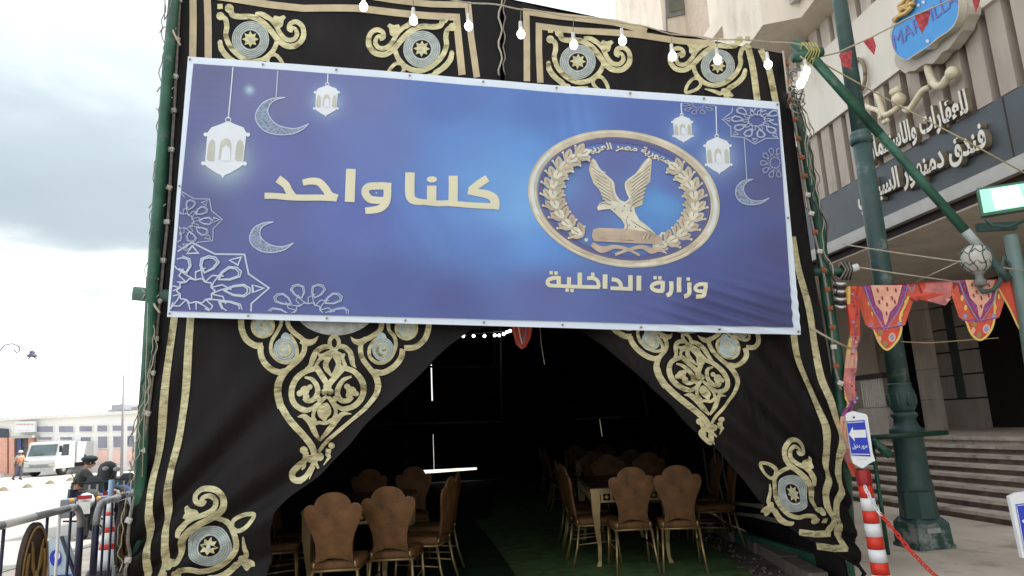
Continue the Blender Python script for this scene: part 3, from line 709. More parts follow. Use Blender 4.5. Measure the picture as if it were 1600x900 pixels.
# ------------------------------------------------------------------ the banner
BO = FA + FN * .16
def wr(p):
    u = (p - FA).dot(FU); v = p.z
    a = 0
    a += .008 * math.sin(u * 2.1 + v) + .007 * noise.noise(Vector((u * 2, v * 2, 1))) + .002 * noise.noise(Vector((u * 4 + v * 2, v * 3, 4)))
    cu, cv = 4.6, 2.25          # puckers near the lower right corner
    g = math.exp(-((u - cu) ** 2 / .35 + (v - cv) ** 2 / .05)); a += .017 * g * math.sin((u * .35 + v) * 60)
    g = math.exp(-((u - 2.05) ** 2 / .2 + (v - 3.0) ** 2 / .14)); a += .010 * g * math.sin((u * .75 + v * .45) * 28)
    g = math.exp(-((u - .35) ** 2 / .02 + (v - 4.1) ** 2 / .05)); a += .003 * g * math.sin(v * 90)
    g = math.exp(-((u - 3.35) ** 2 / .03 + (v - 4.0) ** 2 / .12)); a += .003 * g * math.sin((u + v * .1) * 50)
    return a
Q = [(293, 87), (1217, 160), (1251, 523), (261, 495)]
QI = [(302, 99), (1214, 172), (1238, 512), (266, 486)]
def bil(q, s, t): return tuple((q[0][k] * (1 - s) + q[1][k] * s) * (1 - t) + (q[3][k] * (1 - s) + q[2][k] * s) * t for k in (0, 1))
def inquad(x, y, q=QI, m=1.0):
    for i in range(4):
        a, b = q[i], q[(i + 1) % 4]
        if ((b[0] - a[0]) * (y - a[1]) - (b[1] - a[1]) * (x - a[0])) / math.dist(a, b) < m: return False
    return True
ban = Sheet(BO, FN, wr, clip=inquad); ban.b0 = .009
bsh = Sheet(BO, FN, wr)
banner = thing('banner', 'wide blue banner with white edge, gold eagle emblem and lanterns across the tent front', 'banner', tuple(plane_pt(760, 510, BO, FN)))
mb = MB(); NX, NY = 230, 110; vs = [bsh.pt(*bil(Q, i / NX, j / NY)) for j in range(NY + 1) for i in range(NX + 1)]
w = NX + 1; fs = [(j * w + i, (j + 1) * w + i, (j + 1) * w + i + 1, j * w + i + 1) for j in range(NY) for i in range(NX)]
mb.add(vs, fs, BWHITE, True); mb.add([v - FN * .006 for v in vs], [f[::-1] for f in fs], BWHITE, True)
n_ = len(vs); 
mb.build('white_sheet', banner)
SMP = [((310, 110), (103, 106, 160)), ((420, 150), (116, 118, 178)), ((560, 150), (112, 122, 190)), ((700, 160), (92, 122, 205)), ((850, 170), (90, 125, 212)), ((1000, 180), (86, 112, 196)), ((1190, 190), (86, 100, 172)),
       ((300, 250), (95, 100, 160)), ((450, 240), (104, 112, 185)), ((600, 230), (108, 126, 204)), ((720, 230), (96, 138, 225)), ((810, 240), (98, 155, 244)), ((900, 210), (94, 138, 226)), ((1080, 210), (84, 112, 196)),
       ((300, 340), (92, 97, 158)), ((430, 330), (96, 105, 175)), ((560, 340), (98, 112, 196)), ((680, 320), (100, 132, 220)), ((780, 300), (112, 178, 255)), ((820, 320), (118, 188, 255)), ((840, 380), (96, 150, 240)), ((760, 370), (92, 124, 214)),
       ((300, 470), (86, 90, 158)), ((450, 450), (86, 94, 164)), ((600, 450), (84, 96, 172)), ((700, 470), (84, 94, 170)), ((850, 460), (96, 106, 182)), ((1000, 460), (88, 98, 172)), ((1100, 480), (76, 82, 148)), ((1220, 490), (70, 74, 130)),
       ((950, 300), (102, 118, 190)), ((960, 250), (100, 112, 186)), ((1030, 320), (98, 160, 238)), ((1010, 345), (94, 145, 228)), ((910, 330), (102, 114, 190)), ((1060, 290), (98, 118, 198)), ((1140, 330), (84, 96, 172)), ((1200, 300), (92, 96, 156)), ((1225, 400), (82, 84, 146)), ((1100, 420), (82, 94, 168)), ((1180, 420), (82, 88, 158))]
SMP = [(p, tuple(v * m + .012 for v, m in zip(s2l(c), (.84, .88, .78)))) for p, c in SMP]  # the grey lift puts the vinyl's sheen into the print colours
GLOW = [((352, 250), 38, (.50, .66, .72)), ((511, 160), 22, (.45, .66, .85)), ((1067, 206), 20, (.35, .55, .85)), ((1121, 246), 28, (.36, .52, .72)), ((390, 141), 7, (.45, .70, .85)), ((812, 310), 60, (.22, .50, .92)), ((760, 295), 95, (.14, .30, .66))]
def fieldcol(x, y):
    sw = 0; c = [0, 0, 0]
    for (a, b), k in SMP:
        d = ((x - a) ** 2 + (1.4 * (y - b)) ** 2 + 160) ** -1.6; sw += d
        for i in range(3): c[i] += k[i] * d
    c = [v / sw for v in c]
    for (a, b), r, k in GLOW:
        g = math.exp(-((x - a) ** 2 + (y - b) ** 2) / (2 * (r * .62) ** 2)) * .8
        c = [c[i] * (1 - g) + k[i] * g for i in range(3)]
    return c
mb = MB(); NX, NY = 230, 110; mb.cols = []; vs = []
for j in range(NY + 1):
    for i in range(NX + 1):
        x, y = bil(QI, i / NX, j / NY); vs.append(bsh.pt(x, y, .009)); mb.cols.append(fieldcol(x, y))
w = NX + 1; mb.add(vs, [(j * w + i, (j + 1) * w + i, (j + 1) * w + i + 1, j * w + i + 1) for j in range(NY) for i in range(NX)], BFIELD, True)
mb.build('printed_field', banner)
# large lettering
T1 = zoomT(390, 230, 3.81)
g = MB()
def S(pts, w, closed=False, smooth=True, mt=PCREAM, T=T1, sc=3.81): ban.stroke(g, [T(*p) for p in pts], [v / sc for v in w] if isinstance(w, list) else w / sc, mt, closed=closed, smooth=smooth, step=2)
S([(1415, 190), (1362, 225), (1312, 262)], [44, 46, 40]); S([(1300, 262), (1360, 275), (1420, 288), (1452, 310), (1460, 340), (1456, 374)], [44, 44, 48, 54, 54, 54])
S([(1484, 358), (1240, 344), (1180, 338), (1110, 338), (1010, 330)], 34); S([(1212, 174), (1212, 250), (1210, 340)], 54); S([(1084, 234), (1083, 335)], 56)
S([(956, 156), (954, 270), (962, 310), (990, 328), (1030, 334)], [56, 56, 50, 42, 34]); ban.disc(g, T1(1085, 197), 8, PCREAM, ry=4.8)
S([(760, 236), (795, 236), (844, 240)], [44, 44, 44]); S([(822, 222), (820, 300), (806, 345), (770, 372), (690, 382)], [46, 46, 46, 42, 38])
S([(800, 322), (760, 322), (715, 312), (690, 275), (705, 243), (760, 236)], [40, 42, 44, 46, 44, 44]); ban.disc(g, T1(756, 278), 1, PCREAM)
S([(605, 134), (597, 330)], 58)
S([(318, 214), (365, 205), (415, 212), (452, 250), (480, 290), (524, 308)], [36, 40, 44, 46, 44, 44]); S([(90, 290), (160, 292), (240, 300), (330, 303), (420, 303), (516, 308)], 36)
S([(170, 190), (215, 225), (235, 262), (262, 296)], [48, 46, 44, 40])
g.build('slogan_lettering', banner)
T2 = zoomT(830, 400, 5.333); g = MB()
def S2(pts, w, **k): S(pts, w, T=T2, sc=5.333, **k)
def D2(x, y, r=14): ban.poly(g, [T2(x - r, y - r), (T2(x + r, y - r)), T2(x + r, y + r), T2(x - r, y + r)], PCREAM)
S2([(226, 172), (226, 255)], 36); S2([(226, 186), (180, 188), (140, 205), (135, 235), (160, 252)], 34); S2([(150, 250), (240, 254), (400, 260), (568, 262)], 30); D2(163, 143); D2(203, 146)
S2([(312, 180), (311, 262)], 34); D2(296, 288); D2(336, 291); S2([(402, 142), (401, 262)], 38); S2([(462, 188), (515, 188), (552, 212), (560, 262)], 32); D2(510, 156, 15)
S2([(614, 155), (612, 275)], 40); S2([(658, 270), (760, 274), (842, 278)], 30); S2([(668, 196), (715, 205), (742, 235), (745, 268)], 34); S2([(825, 162), (824, 280)], 38); S2([(896, 165), (894, 290)], 40)
S2([(1094, 210), (1092, 295)], 36); S2([(1094, 222), (1050, 225), (1010, 243), (1005, 270), (1040, 290), (1100, 292)], 34); D2(1030, 182); D2(1070, 184)
S2([(1165, 212), (1164, 290), (1150, 320), (1124, 330)], 36); S2([(1230, 180), (1228, 304)], 38); S2([(1315, 222), (1314, 298), (1300, 328), (1272, 338)], 36); D2(1305, 194, 14)
S2([(1448, 222), (1446, 300), (1425, 335), (1368, 342)], 34); S2([(1446, 238), (1400, 238), (1368, 258), (1378, 290), (1446, 296)], 32)
g.build('ministry_lettering', banner)
for s_, t_ in [(k / 8, 0) for k in range(9)] + [(k / 8, 1) for k in range(9)] + [(0, .5), (1, .5)]:
    x, y = bil(Q, .004 + s_ * .992, .012 + t_ * .976); g = MB(); bsh.ring(g, (x, y), 1.7, 1.3, STEEL, n=10, base=.004); bsh.disc(g, (x, y), 1.1, BLK, n=8, base=.004); g.build('eyelet', banner)
# emblem
EC = (974, 311); ER = math.radians(10)
def ET(x, y):   # unit ellipse -> px
    X, Y = x * 149, y * 104; return (EC[0] + X * math.cos(ER) - Y * math.sin(ER), EC[1] + X * math.sin(ER) + Y * math.cos(ER))
g = MB(); n = 90
ban.stroke(g, [ET(.875 * math.cos(2 * math.pi * k / n), .875 * math.sin(2 * math.pi * k / n)) for k in range(n)], 9, PNAVY, closed=True, step=1e9)
ban.stroke(g, [ET(.965 * math.cos(2 * math.pi * k / n), .965 * math.sin(2 * math.pi * k / n)) for k in range(n)], [12.5 + 1.5 * math.cos(4 * math.pi * k / n) for k in range(n)], PGOLD, closed=True, step=1e9)
ban.stroke(g, [ET(.985 * math.cos(2 * math.pi * k / n), .985 * math.sin(2 * math.pi * k / n)) for k in range(n)], 3.5, PGOLDL, closed=True, step=1e9)
ban.stroke(g, [ET(.90 * math.cos(2 * math.pi * k / n), .90 * math.sin(2 * math.pi * k / n)) for k in range(n)], 1.4, PGOLDD, closed=True, step=1e9)
for a0_, a1_, mt_, w_ in ((95, 150, PTAN, 6), (28, 60, PTAN, 6), (150, 215, PSILV, 7), (-35, 22, PSILV, 7), (60, 80, PGOLDL, 5)):
    ban.stroke(g, [ET(.965 * math.cos(math.radians(a_)), .965 * math.sin(math.radians(a_))) for a_ in range(a0_, a1_, 3)], [1] + [w_] * (len(range(a0_, a1_, 3)) - 2) + [1], mt_, step=1e9)
g.build('emblem_ring', banner)
g = MB()
def leaf(a, da, l, w, mt, r=.735, dr=0):
    x, y = (r) * math.cos(a), (r) * math.sin(a); p = ET(x, y)
    p2 = ET((r + dr) * math.cos(a + da), (r + dr) * math.sin(a + da)); dx, dy = p2[0] - p[0], p2[1] - p[1]; q = math.hypot(dx, dy) or 1; dx, dy = dx / q * l, dy / q * l
    nx, ny = -dy / l * w, dx / l * w
    ban.poly(g, [p, (p[0] + dx * .35 + nx, p[1] + dy * .35 + ny), (p[0] + dx * .75 + nx * .8, p[1] + dy * .75 + ny * .8), (p[0] + dx, p[1] + dy), (p[0] + dx * .75 - nx * .8, p[1] + dy * .75 - ny * .8), (p[0] + dx * .35 - nx, p[1] + dy * .35 - ny)], mt, smooth=True, step=3)
    return p, dx, dy
for side in (1, -1):
    a0 = math.radians(58) if side == 1 else math.radians(118); a1 = math.radians(-52) if side == 1 else math.radians(228)
    for k in range(10):
        a = a0 + (a1 - a0) * k / 9.6; s_ = -.22 * side; s2_ = (a1 - a0) / abs(a1 - a0) * .22
        for dr, mt in ((.115, PGOLD), (-.115, PGOLD), (0, PGOLDL)):
            p, dx, dy = leaf(a, s2_, 23 if dr else 24, 6.2, mt if math.sin(a) < .35 or mt is PGOLDL else PTAN, .755, dr)
            ban.stroke(g, [(p[0] + dx * .35, p[1] + dy * .35), (p[0] + dx * .8, p[1] + dy * .8)], 1.1, PGOLDD)
        for dr in (.125, -.125):
            q = ET((.755 + dr) * math.cos(a + s2_ * .5), (.755 + dr) * math.sin(a + s2_ * .5)); c_ = ET(.755 * math.cos(a), .755 * math.sin(a))
            ban.stroke(g, [c_, q], [4, 2.5], PGOLD); ban.disc(g, q, 2.0, PGOLDL, n=8)
g.build('emblem_wreath', banner, kind='stuff')
g = MB()
vs_, fs_, _, (x0, x1, y0, y1) = text_mesh(arabic('جمهورية مصر العربية'), 0, .03)
off = ban.lay()
for dx, dy, mt, oo in ((.6, .9, PGOLDD, 0), (0, 0, PGOLDL, .001)):
    P_ = []
    for v in vs_:
        s_ = (v.x - x0) / (x1 - x0); a = math.radians(-130 + 78 * s_); r = .70 + .135 * (v.y - y0) / (y1 - y0)
        p = ET(r * math.cos(a), r * math.sin(a)); P_.append(ban.pt(p[0] + dx, p[1] + dy, off + oo))
    g.add(P_, fs_, mt)
g.build('emblem_inscription', banner, kind='stuff')
g = MB(); T4 = zoomT(800, 180, 4)
SPX = dict(T=T4, sc=4)
def PP(pts, mt, smooth=False): ban.poly(g, [T4(*p) for p in pts], mt, smooth=smooth, step=3)
LWg = [(500, 276), (520, 280), (545, 330), (590, 380), (622, 418), (632, 480), (655, 525), (700, 548), (720, 560), (700, 600), (640, 590), (600, 548), (565, 520), (545, 468), (510, 430), (490, 380), (480, 340), (488, 300)]
RWg = [(858, 268), (872, 280), (868, 340), (862, 418), (828, 450), (822, 520), (812, 562), (768, 580), (730, 600), (705, 570), (712, 545), (738, 520), (716, 490), (704, 450), (715, 415), (770, 368), (810, 310), (838, 276)]
PP(LWg, PGOLD); PP(RWg, PGOLD)
for k in range(9):
    y = 300 + k * 27; S([(492 + k * 9, y + 6), (530 + k * 12, y + 38), (585 + k * 7, y + 62)], [6, 9, 5], mt=PGOLDL, **SPX); S([(495 + k * 9, y + 18), (530 + k * 12, y + 50), (580 + k * 7, y + 74)], 3, mt=PGOLDD, **SPX)
for k in range(9):
    y = 300 + k * 26; S([(866 - k * 5, y), (815 - k * 8, y + 45), (748 - k * 2, y + 90)], [6, 9, 5], mt=PGOLDL, **SPX); S([(864 - k * 5, y + 13), (815 - k * 8, y + 57), (752 - k * 2, y + 98)], 3, mt=PGOLDD, **SPX)
S([(500, 278), (545, 345), (600, 395), (628, 425), (640, 490), (668, 535), (705, 552)], [18, 16, 12, 14, 14, 14, 14], mt=PGOLDL, **SPX)
S([(860, 272), (820, 325), (770, 375), (716, 418), (710, 450), (722, 490), (735, 525), (705, 552)], [18, 16, 12, 14, 14, 14, 14, 12], mt=PGOLDL, **SPX)
PP([(530, 582), (545, 552), (580, 540), (640, 540), (700, 552), (760, 572), (768, 610), (792, 655), (850, 700), (895, 742), (690, 738), (702, 690), (678, 650), (645, 618), (610, 588), (565, 592), (536, 598)], PGOLDL)
for a in ((640, 590), (690, 600), (720, 640), (730, 690), (770, 700), (700, 570), (745, 600)): ban.disc(g, T4(*a), 1.2, PGOLDD, n=8)
S([(545, 560), (580, 552), (615, 562)], 5, mt=PGOLDD, **SPX); S([(740, 660), (800, 700), (870, 735)], 4, mt=PGOLDD, **SPX); S([(710, 650), (720, 700), (700, 735)], 4, mt=PGOLDD, **SPX)
PP([(505, 716), (540, 706), (700, 712), (880, 735), (905, 752), (938, 752), (936, 800), (900, 808), (700, 800), (510, 790), (496, 760)], PTAN)
S([(560, 735), (640, 738), (700, 730)], 5, mt=PGOLDD, **SPX); S([(540, 772), (640, 780), (760, 785)], 4, mt=PGOLDD, **SPX)
for k in range(4): S([(815 + k * 12, 775), (830 + k * 12, 745)], 4, mt=PGOLDD if k % 2 else PGOLDL, **SPX)
S([(496, 808), (560, 842), (640, 825), (720, 840), (795, 878)], [30, 42, 24, 20, 14], mt=PTAN, **SPX); S([(938, 832), (870, 848), (810, 826), (730, 842), (642, 874)], [20, 40, 26, 20, 16], mt=PTAN, **SPX)
S([(920, 760), (940, 735)], 14, mt=PGOLDL, **SPX); ban.disc(g, T4(957, 812), 3, PGOLDL, n=10); ban.disc(g, T4(462, 782), 3, PGOLDL, n=10)
g.build('emblem_eagle', banner)
# lanterns
def lantern(cx, y0, y1, w, top, tilt):
    g = MB(); h = y1 - y0
    P = lambda u, v: (cx + u * w + v * tilt, y0 + v * h)
    ban.stroke(g, [top, P(0, -.02)], 1.7, PWHITE)
    ban.ring(g, P(0, 0), w * .05 + .8, 1.3, PWHITE, n=12)
    ban.poly(g, [P(*q) for q in [(0, .02), (.16, .07), (.38, .13), (.48, .24), (.46, .27), (.45, .72), (.47, .75), (.40, .80), (.18, .90), (.04, .95), (0, 1.0), (-.04, .95), (-.18, .90), (-.40, .80), (-.47, .75), (-.45, .72), (-.46, .27), (-.48, .24), (-.38, .13), (-.16, .07)]], PWHITE)
    for u, v in ((.50, .25), (-.50, .25), (.49, .745), (-.49, .745)): ban.disc(g, P(u, v), w * .045 + .4, PWHITE, n=8)
    for c, a, vv in ((-.33, .085, .33), (0, .14, .31), (.33, .085, .33)):
        ban.poly(g, [P(*q) for q in [(c - a, .68), (c - a, vv + .12), (c - a * .7, vv + .04), (c, vv), (c + a * .7, vv + .04), (c + a, vv + .12), (c + a, .68)]], PARCH, base=.002)
        ban.poly(g, [P(*q) for q in [(c - a * .75 + .015, .70), (c - a * .6 + .015, vv + .18), (c + .01, vv + .12), (c + a * .75 + .01, vv + .18), (c + a + .005, .70)]], PWHITE if c == 0 else PARCH, base=.003)
    g.build('printed_lantern', banner)
lantern(357, 188, 279, 66, (365, 101), -9); lantern(512, 133, 184, 37, (513, 112), -3)
lantern(1064, 181, 225, 31, (1063, 160), 3); lantern(1118.5, 214, 274, 40, (1117, 165), 4)
# crescents
def moon(T, outer, inner, top, mt=PLINE):
    g = MB(); O = [T(*p) for p in outer]; I = [T(*p) for p in inner]
    ban.poly(g, [p[:2] for p in crom(O, [0] * len(O), 3)] + [p[:2] for p in crom(I, [0] * len(I), 3)][1:-1], PLACE)
    ban.stroke(g, O, 1.5, mt); ban.stroke(g, I, 1.5, mt)
    if top: ban.stroke(g, list(top), 1.5, mt)
    g.build('printed_crescent', banner)
Z1 = zoomT(200, 0, 4); Z5 = zoomT(200, 200, 4); Z8 = zoomT(900, 100, 4)
PL2 = mat('print_bright_line', (.50, .58, .72), .5, var=.06)
moon(Z1, [(985, 613), (900, 620), (840, 650), (805, 700), (800, 750), (830, 800), (880, 832), (950, 845), (1030, 840), (1090, 815), (1132, 778)], [(1132, 778), (1060, 805), (1000, 803), (930, 780), (888, 735), (876, 690), (895, 650), (930, 627), (985, 613)], ((435, 107), (432, 153)), PL2)
moon(Z5, [(910, 588), (850, 595), (790, 625), (762, 680), (775, 730), (830, 770), (900, 780), (980, 762), (1036, 720)], [(1036, 720), (980, 740), (920, 740), (860, 715), (827, 670), (836, 625), (870, 602), (910, 588)], None, PL2)
moon(Z8, [(1100, 725), (1040, 735), (1000, 770), (993, 820), (1020, 865), (1080, 885), (1150, 875), (1202, 842)], [(1202, 842), (1150, 860), (1090, 855), (1052, 820), (1040, 780), (1060, 745), (1100, 725)], ((1161, 218), (1165, 281)))
# rosettes
def rosette(cx, cy, rx, ry, wl, mt, star=True, nt_=8, rot=-.06, petals=10, pr=.72):
    g = MB()
    T = lambda r, a: (cx + rx * r * math.cos(a + rot), cy + ry * r * math.sin(a + rot))
    sc = (rx + ry) / 2
    if star:
        pts = []
        for k in range(nt_ * 2):
            a = math.pi * k / nt_; pts.append(T(1 if k % 2 == 0 else .80, a))
        ban.stroke(g, pts, wl, mt, closed=True, smooth=False)
        for k in range(nt_):
            a = 2 * math.pi * k / nt_; ban.stroke(g, [T(.93, a), T(.78, a + .10), T(.78, a - .10)], wl * .85, mt, closed=True, smooth=False)
    R = pr
    for k in range(petals):
        a = 2 * math.pi * k / petals + .05; h = math.pi / petals
        for sgn, rr in ((1, 1), (.78, .985)):
            ban.stroke(g, [T(R * .52 + (1 - sgn) * .06 * 1, a), T(R * (.70), a + h * .62 * sgn), T(R * .90 * rr, a + h * .62 * sgn), T(R * (1.0 if sgn == 1 else .95), a + h * .22 * sgn), T(R * (1.0 if sgn == 1 else .95), a - h * .22 * sgn), T(R * .90 * rr, a - h * .62 * sgn), T(R * .70, a - h * .62 * sgn)], wl * .8, mt, closed=True, smooth=False)
        ban.stroke(g, [T(R * .30, a + h), T(R * .52, a + h * 1.0), T(R * .66, a + h * 1.9)], wl * .8, mt, smooth=False)
        ban.stroke(g, [T(R * .30, a + h), T(R * .42, a), T(R * .66, a - h * .55)], wl * .8, mt, smooth=False)
        ban.stroke(g, [T(R * .36, a), T(R * .30, a + h), T(R * .36, a + 2 * h)], wl * .9, mt, smooth=False)
    g.build('printed_rosette', banner, kind='stuff')
rosette(307, 455, 114, 76, 2.6, PL2, pr=.74)
rosette(288, 346, 60, 46, 1.4, PLINE, pr=.74)
rosette(482, 489, 90, 66, 1.9, PLINE, star=False, pr=.70)
rosette(1180, 190, 53, 37, 1.6, PLINE, pr=.74, rot=.05)
rosette(1090, 165, 36, 22, 1.2, PLINE2, star=False, pr=.72)
rosette(1209, 256, 33, 34, 1.3, PLINE2, star=False, pr=.70)
# ties at the corners
mb = MB()
for a_, b_ in (((293, 88), (268, 40)), ((1216, 160), (1219, 85)), ((262, 494), (240, 468)), ((1250, 516), (1322, 546))):
    P_, Q_ = fp(*a_, .165), fp(*b_, .05); mb.tube([P_, (P_ + Q_) / 2 + Vector((0, 0, -.01)), Q_], .009, ROPE, 5)
tag(mb.build('corner_ties'), 'pale cords tying the corners of the blue banner to the tent frame', 'rope')
# ------------------------------------------------------------------ festoon lights
def festoon(name, label, cordpts, bulbs, Yoff, lit=True, rb=.034):
    root = thing(name, label, 'string lights', tuple(fp(*cordpts[0], Yoff)))
    q = crom(cordpts, [0] * len(cordpts), 12)
    mb = MB(); mb.tube([fp(p[0], p[1], Yoff + .01 * math.sin(i)) for i, p in enumerate(q)], .007, ROPE, 5); mb.build('cord', root)
    for bx, by, tx, ty in bulbs:
        P_ = fp(bx, by, Yoff); T_ = fp(tx, ty, Yoff)
        mb = MB(); mb.tube([T_, P_ + Vector((0, 0, .10))], .004, CABLE, 4); mb.tube([P_ + Vector((0, 0, .115)), P_ + Vector((0, 0, .065)), P_ + Vector((0, 0, .03))], [.014, .018, .015], SOCK, 8)
        s_ = mb.build('bulb_socket', root)
        mb = MB(); mb.ball(P_, rb, BULB, 12, (1, 1, 1.15)); mb.build('bulb', s_)
    return root
festoon('festoon_lights', 'string of lit round white bulbs hanging in front of the tent top above the banner', [(380, -25), (480, -8), (560, 2), (640, 16), (700, 32), (780, 42), (860, 52), (960, 66), (1030, 80), (1110, 89), (1180, 94), (1250, 100)],
        [(399, 3, 399, -22), (489, 24, 489, -8), (573, 43, 573, 4), (647, 62, 647, 18), (729, 72, 729, 36), (807, 83, 807, 46), (886, 98, 886, 56), (958, 93, 958, 66), (1033, 115, 1033, 80), (1101, 120, 1101, 88), (1175, 128, 1175, 93)], .30)
festoon('bulb_cluster', 'bunch of lit bulbs tied together at the right top corner of the tent', [(1240, 98), (1246, 104), (1250, 110)], [(1249, 121, 1249, 106), (1245, 131, 1246, 106), (1240, 141, 1243, 106)], .12, rb=.036)
# bulbs inside, on the roof line
root = thing('festoon_lights', 'short row of small lit bulbs glowing deep inside the dark tent', 'string lights', tuple(at(722, 510, 12)))
mb = MB(); mb.tube([at(640 + k * 24, 546 - k * 6 if k < 5 else 520 - (k - 5) * 2, 12) for k in range(8)], .006, CABLE, 4); mb.build('cord', root)
for x, y in ((724, 525), (740, 525), (757, 525), (773, 524), (780, 524), (787, 522), (792, 519), (797, 517)):
    mb = MB(); mb.ball(at(x, y, 12), .026, BULB, 8); mb.build('bulb', root)
# LED strips down both front corners
def strip(name, label, pts, cols, sheet_off):
    root = thing(name, label, 'cable', tuple(fp(*pts[-1], sheet_off)))
    q = crom(pts, [0] * len(pts), 6)
    mb = MB(); mb.tube([fp(p[0], p[1], sheet_off) for p in q], .012, CABLE, 5); mb.build('cable', root)
    n = len(q)
    for k, c in enumerate(cols):
        p = q[int((k + .5) * n / len(cols))]; mb = MB(); w_ = fp(p[0], p[1], sheet_off + .015); mb.box(w_, (.042, .022, .036), c, Matrix.Rotation(.2 * (k % 3), 3, 'Y')); mb.box(w_ + FN * .014, (.020, .012, .018), c, Matrix.Rotation(.2, 3, 'Y')); mb.build('lamp_holder', root)
OR = mat('orange_plastic', (.30, .09, .04), .5, var=.2); WH = mat('ivory_plastic', (.55, .53, .47), .5, var=.1)
strip('led_string', 'cable with small orange and white lamp holders running down the right edge of the tent', [(1222, 95), (1226, 140), (1240, 210), (1253, 290), (1266, 360), (1282, 430), (1290, 490), (1297, 560), (1310, 610)], [OR, OR, OR, OR, OR, OR, OR, WH, WH, OR, WH, OR, OR, OR, OR, WH, OR, WH], .05)
strip('led_string', 'thin cable with tiny clear lamps down the left edge of the tent', [(284, -20), (280, 60), (276, 130), (270, 230), (265, 330), (256, 420), (248, 500), (243, 560), (236, 640), (222, 720), (208, 790), (200, 900)], [WH if k % 2 else SOCK for k in range(16)], .02)
mb = MB()
def strand(x0, y0, y1, slope, amp, off, r, mt, ph):
    n = int((y1 - y0) / 7); pts = [fp(x0 + slope * k * 7 + amp * math.sin(k * .55 + ph) + amp * .5 * math.sin(k * 1.3 + ph * 2), y0 + k * 7, off + .03 * math.sin(k * .4 + ph)) for k in range(n)]
    mb.tube(pts, r, mt, 4)
for x0, y0, y1, amp, mt, ph in ((1236, 112, 330, 4, CABLE, 0), (1242, 118, 470, 3, BLK, 1), (1246, 125, 420, 5, CABLE, 2), (1232, 120, 380, 3, BLK, 3), (1240, 145, 300, 2, ROPE, 4), (1248, 160, 440, 3, ROPE, 5.2)):
    strand(x0, y0, y1, .16, amp, .06, .005, mt, ph)
for k in range(9):
    y = 120 + k * 7; a_ = k * 1.7; mb.tube([fp(1236 + 12 * math.cos(a_ + t_ * .9), y + 9 * math.sin(t_ * .9 + a_), .08 + .04 * math.sin(t_)) for t_ in range(8)], .005, (CABLE, BLK, ROPE)[k % 3], 4)
for y0, y1, dx, mt, ph in ((-10, 460, -3, CABLE, 0), (40, 700, 2, BLK, 1.3), (120, 860, 7, CABLE, 2), (470, 900, 9, ROPE, 3), (500, 760, 13, ROPE, 4.1)):
    n = int((y1 - y0) / 6); mb.tube([fp(interp(LL, y0 + k * 6) - 12 + dx + 2.5 * math.sin(k * .5 + ph) + 1.5 * math.sin(k * 1.37 + ph), y0 + k * 6, .07 + .01 * math.sin(k * .7)) for k in range(n)], .004, mt, 4)
for y0 in (60, 150, 175, 330, 455, 470): mb.tube([fp(interp(LL, y0) - 20 + 26 * t_ / 7, y0 + (8 if y0 % 2 else -6) * math.sin(t_ * .8) - t_ * 1.5, .075) for t_ in range(8)], .005, ROPE, 4)
o = tag(mb.build('tangled_wires'), 'tangle of thin wires and cords wound round the corner poles of the tent', 'wire'); o['kind'] = 'stuff'
# rope down the middle seam
mb = MB(); mb.tube([fp(781 + 3 * math.sin(k * 1.3), -5 + k * 9, .02) for k in range(15)], .009, ROPE, 5); mb.tube([fp(787 + 2 * math.sin(k * 1.9), -5 + k * 9, .03) for k in range(15)], .006, CABLE, 5)
tag(mb.build('seam_rope'), 'knotted rope running down the centre seam of the tent top', 'rope')
# ------------------------------------------------------------------ the hotel on the right
hotel = thing('hotel_building', 'cream and taupe hotel front with ribbed bands, slate fascia and marble steps', 'building', tuple(hw(9, 8, 0)))
def hbox(name, a0, a1, b0, b1, z0, z1, mt, par=hotel, label=None):
    mb = MB(); mb.hexa([hw(a0, b0, z0), hw(a0, b1, z0), hw(a1, b1, z0), hw(a1, b0, z0), hw(a0, b0, z1), hw(a0, b1, z1), hw(a1, b1, z1), hw(a1, b0, z1)][:8], mt)
    # order is a0b0,a0b1,a1b1,a1b0 (seen from above, clockwise) so turn the faces
    mb.f = [f[::-1] for f in mb.f]
    return mb.build(name, par, label)
A0, A1 = -3.0, 15.4
zs0, zs1, zc0, zc1 = 4.22, 5.00, 6.16, 7.42
hbox('slate_fascia', A0, A1, 7.0, 7.5, zs0, zs1, SLATE)
for a in (1.2, 4.0, 6.9, 9.7, 12.5): hbox('fascia_joint', a, a + .02, 6.996, 7.0, zs0 + .01, zs1 - .01, DARKR)
hbox('fascia_trim', A0, A1, 6.93, 7.5, zs0 - .20, zs0 - .11, STEEL); hbox('fascia_trim', A0, A1, 6.97, 7.5, zs0 - .11, zs0, STEEL)
hbox('fascia_trim', A0, A1, 7.04, 7.5, zs0 - .31, zs0 - .20, DARKR)
hbox('canopy_ceiling', A0, A1, 7.06, 13.0, zs0 - .34, zs0 - .26, CREAM)
hbox('cream_band', A0, A1, 6.94, 7.5, zc0, zc1, CREAM2)
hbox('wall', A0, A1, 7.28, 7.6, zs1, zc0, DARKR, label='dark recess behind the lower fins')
for k in range(47):
    a = -1.6 + k * .36; mb = MB()
    o = hbox('fin', a, a + .235, 6.99, 7.28, zs1 + .004, zc0 - .004, FINM)
    hbox('fin_groove', a + .13, a + .16, 6.975, 6.99, zs1 + .004, zc0 - .004, TAUPEL, o) if False else None
zu0, zu1 = zc1, 8.28
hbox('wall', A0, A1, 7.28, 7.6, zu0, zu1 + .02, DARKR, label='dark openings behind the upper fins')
for k in range(47):
    a = -1.6 + k * .36
    hbox('fin', a, a + .24, 7.02, 7.28, zu0 + .004, zu1, TAUPEL)
hbox('cream_band', A0, A1, 6.9, 7.6, zu1 + .08, 9.3, CREAM2)
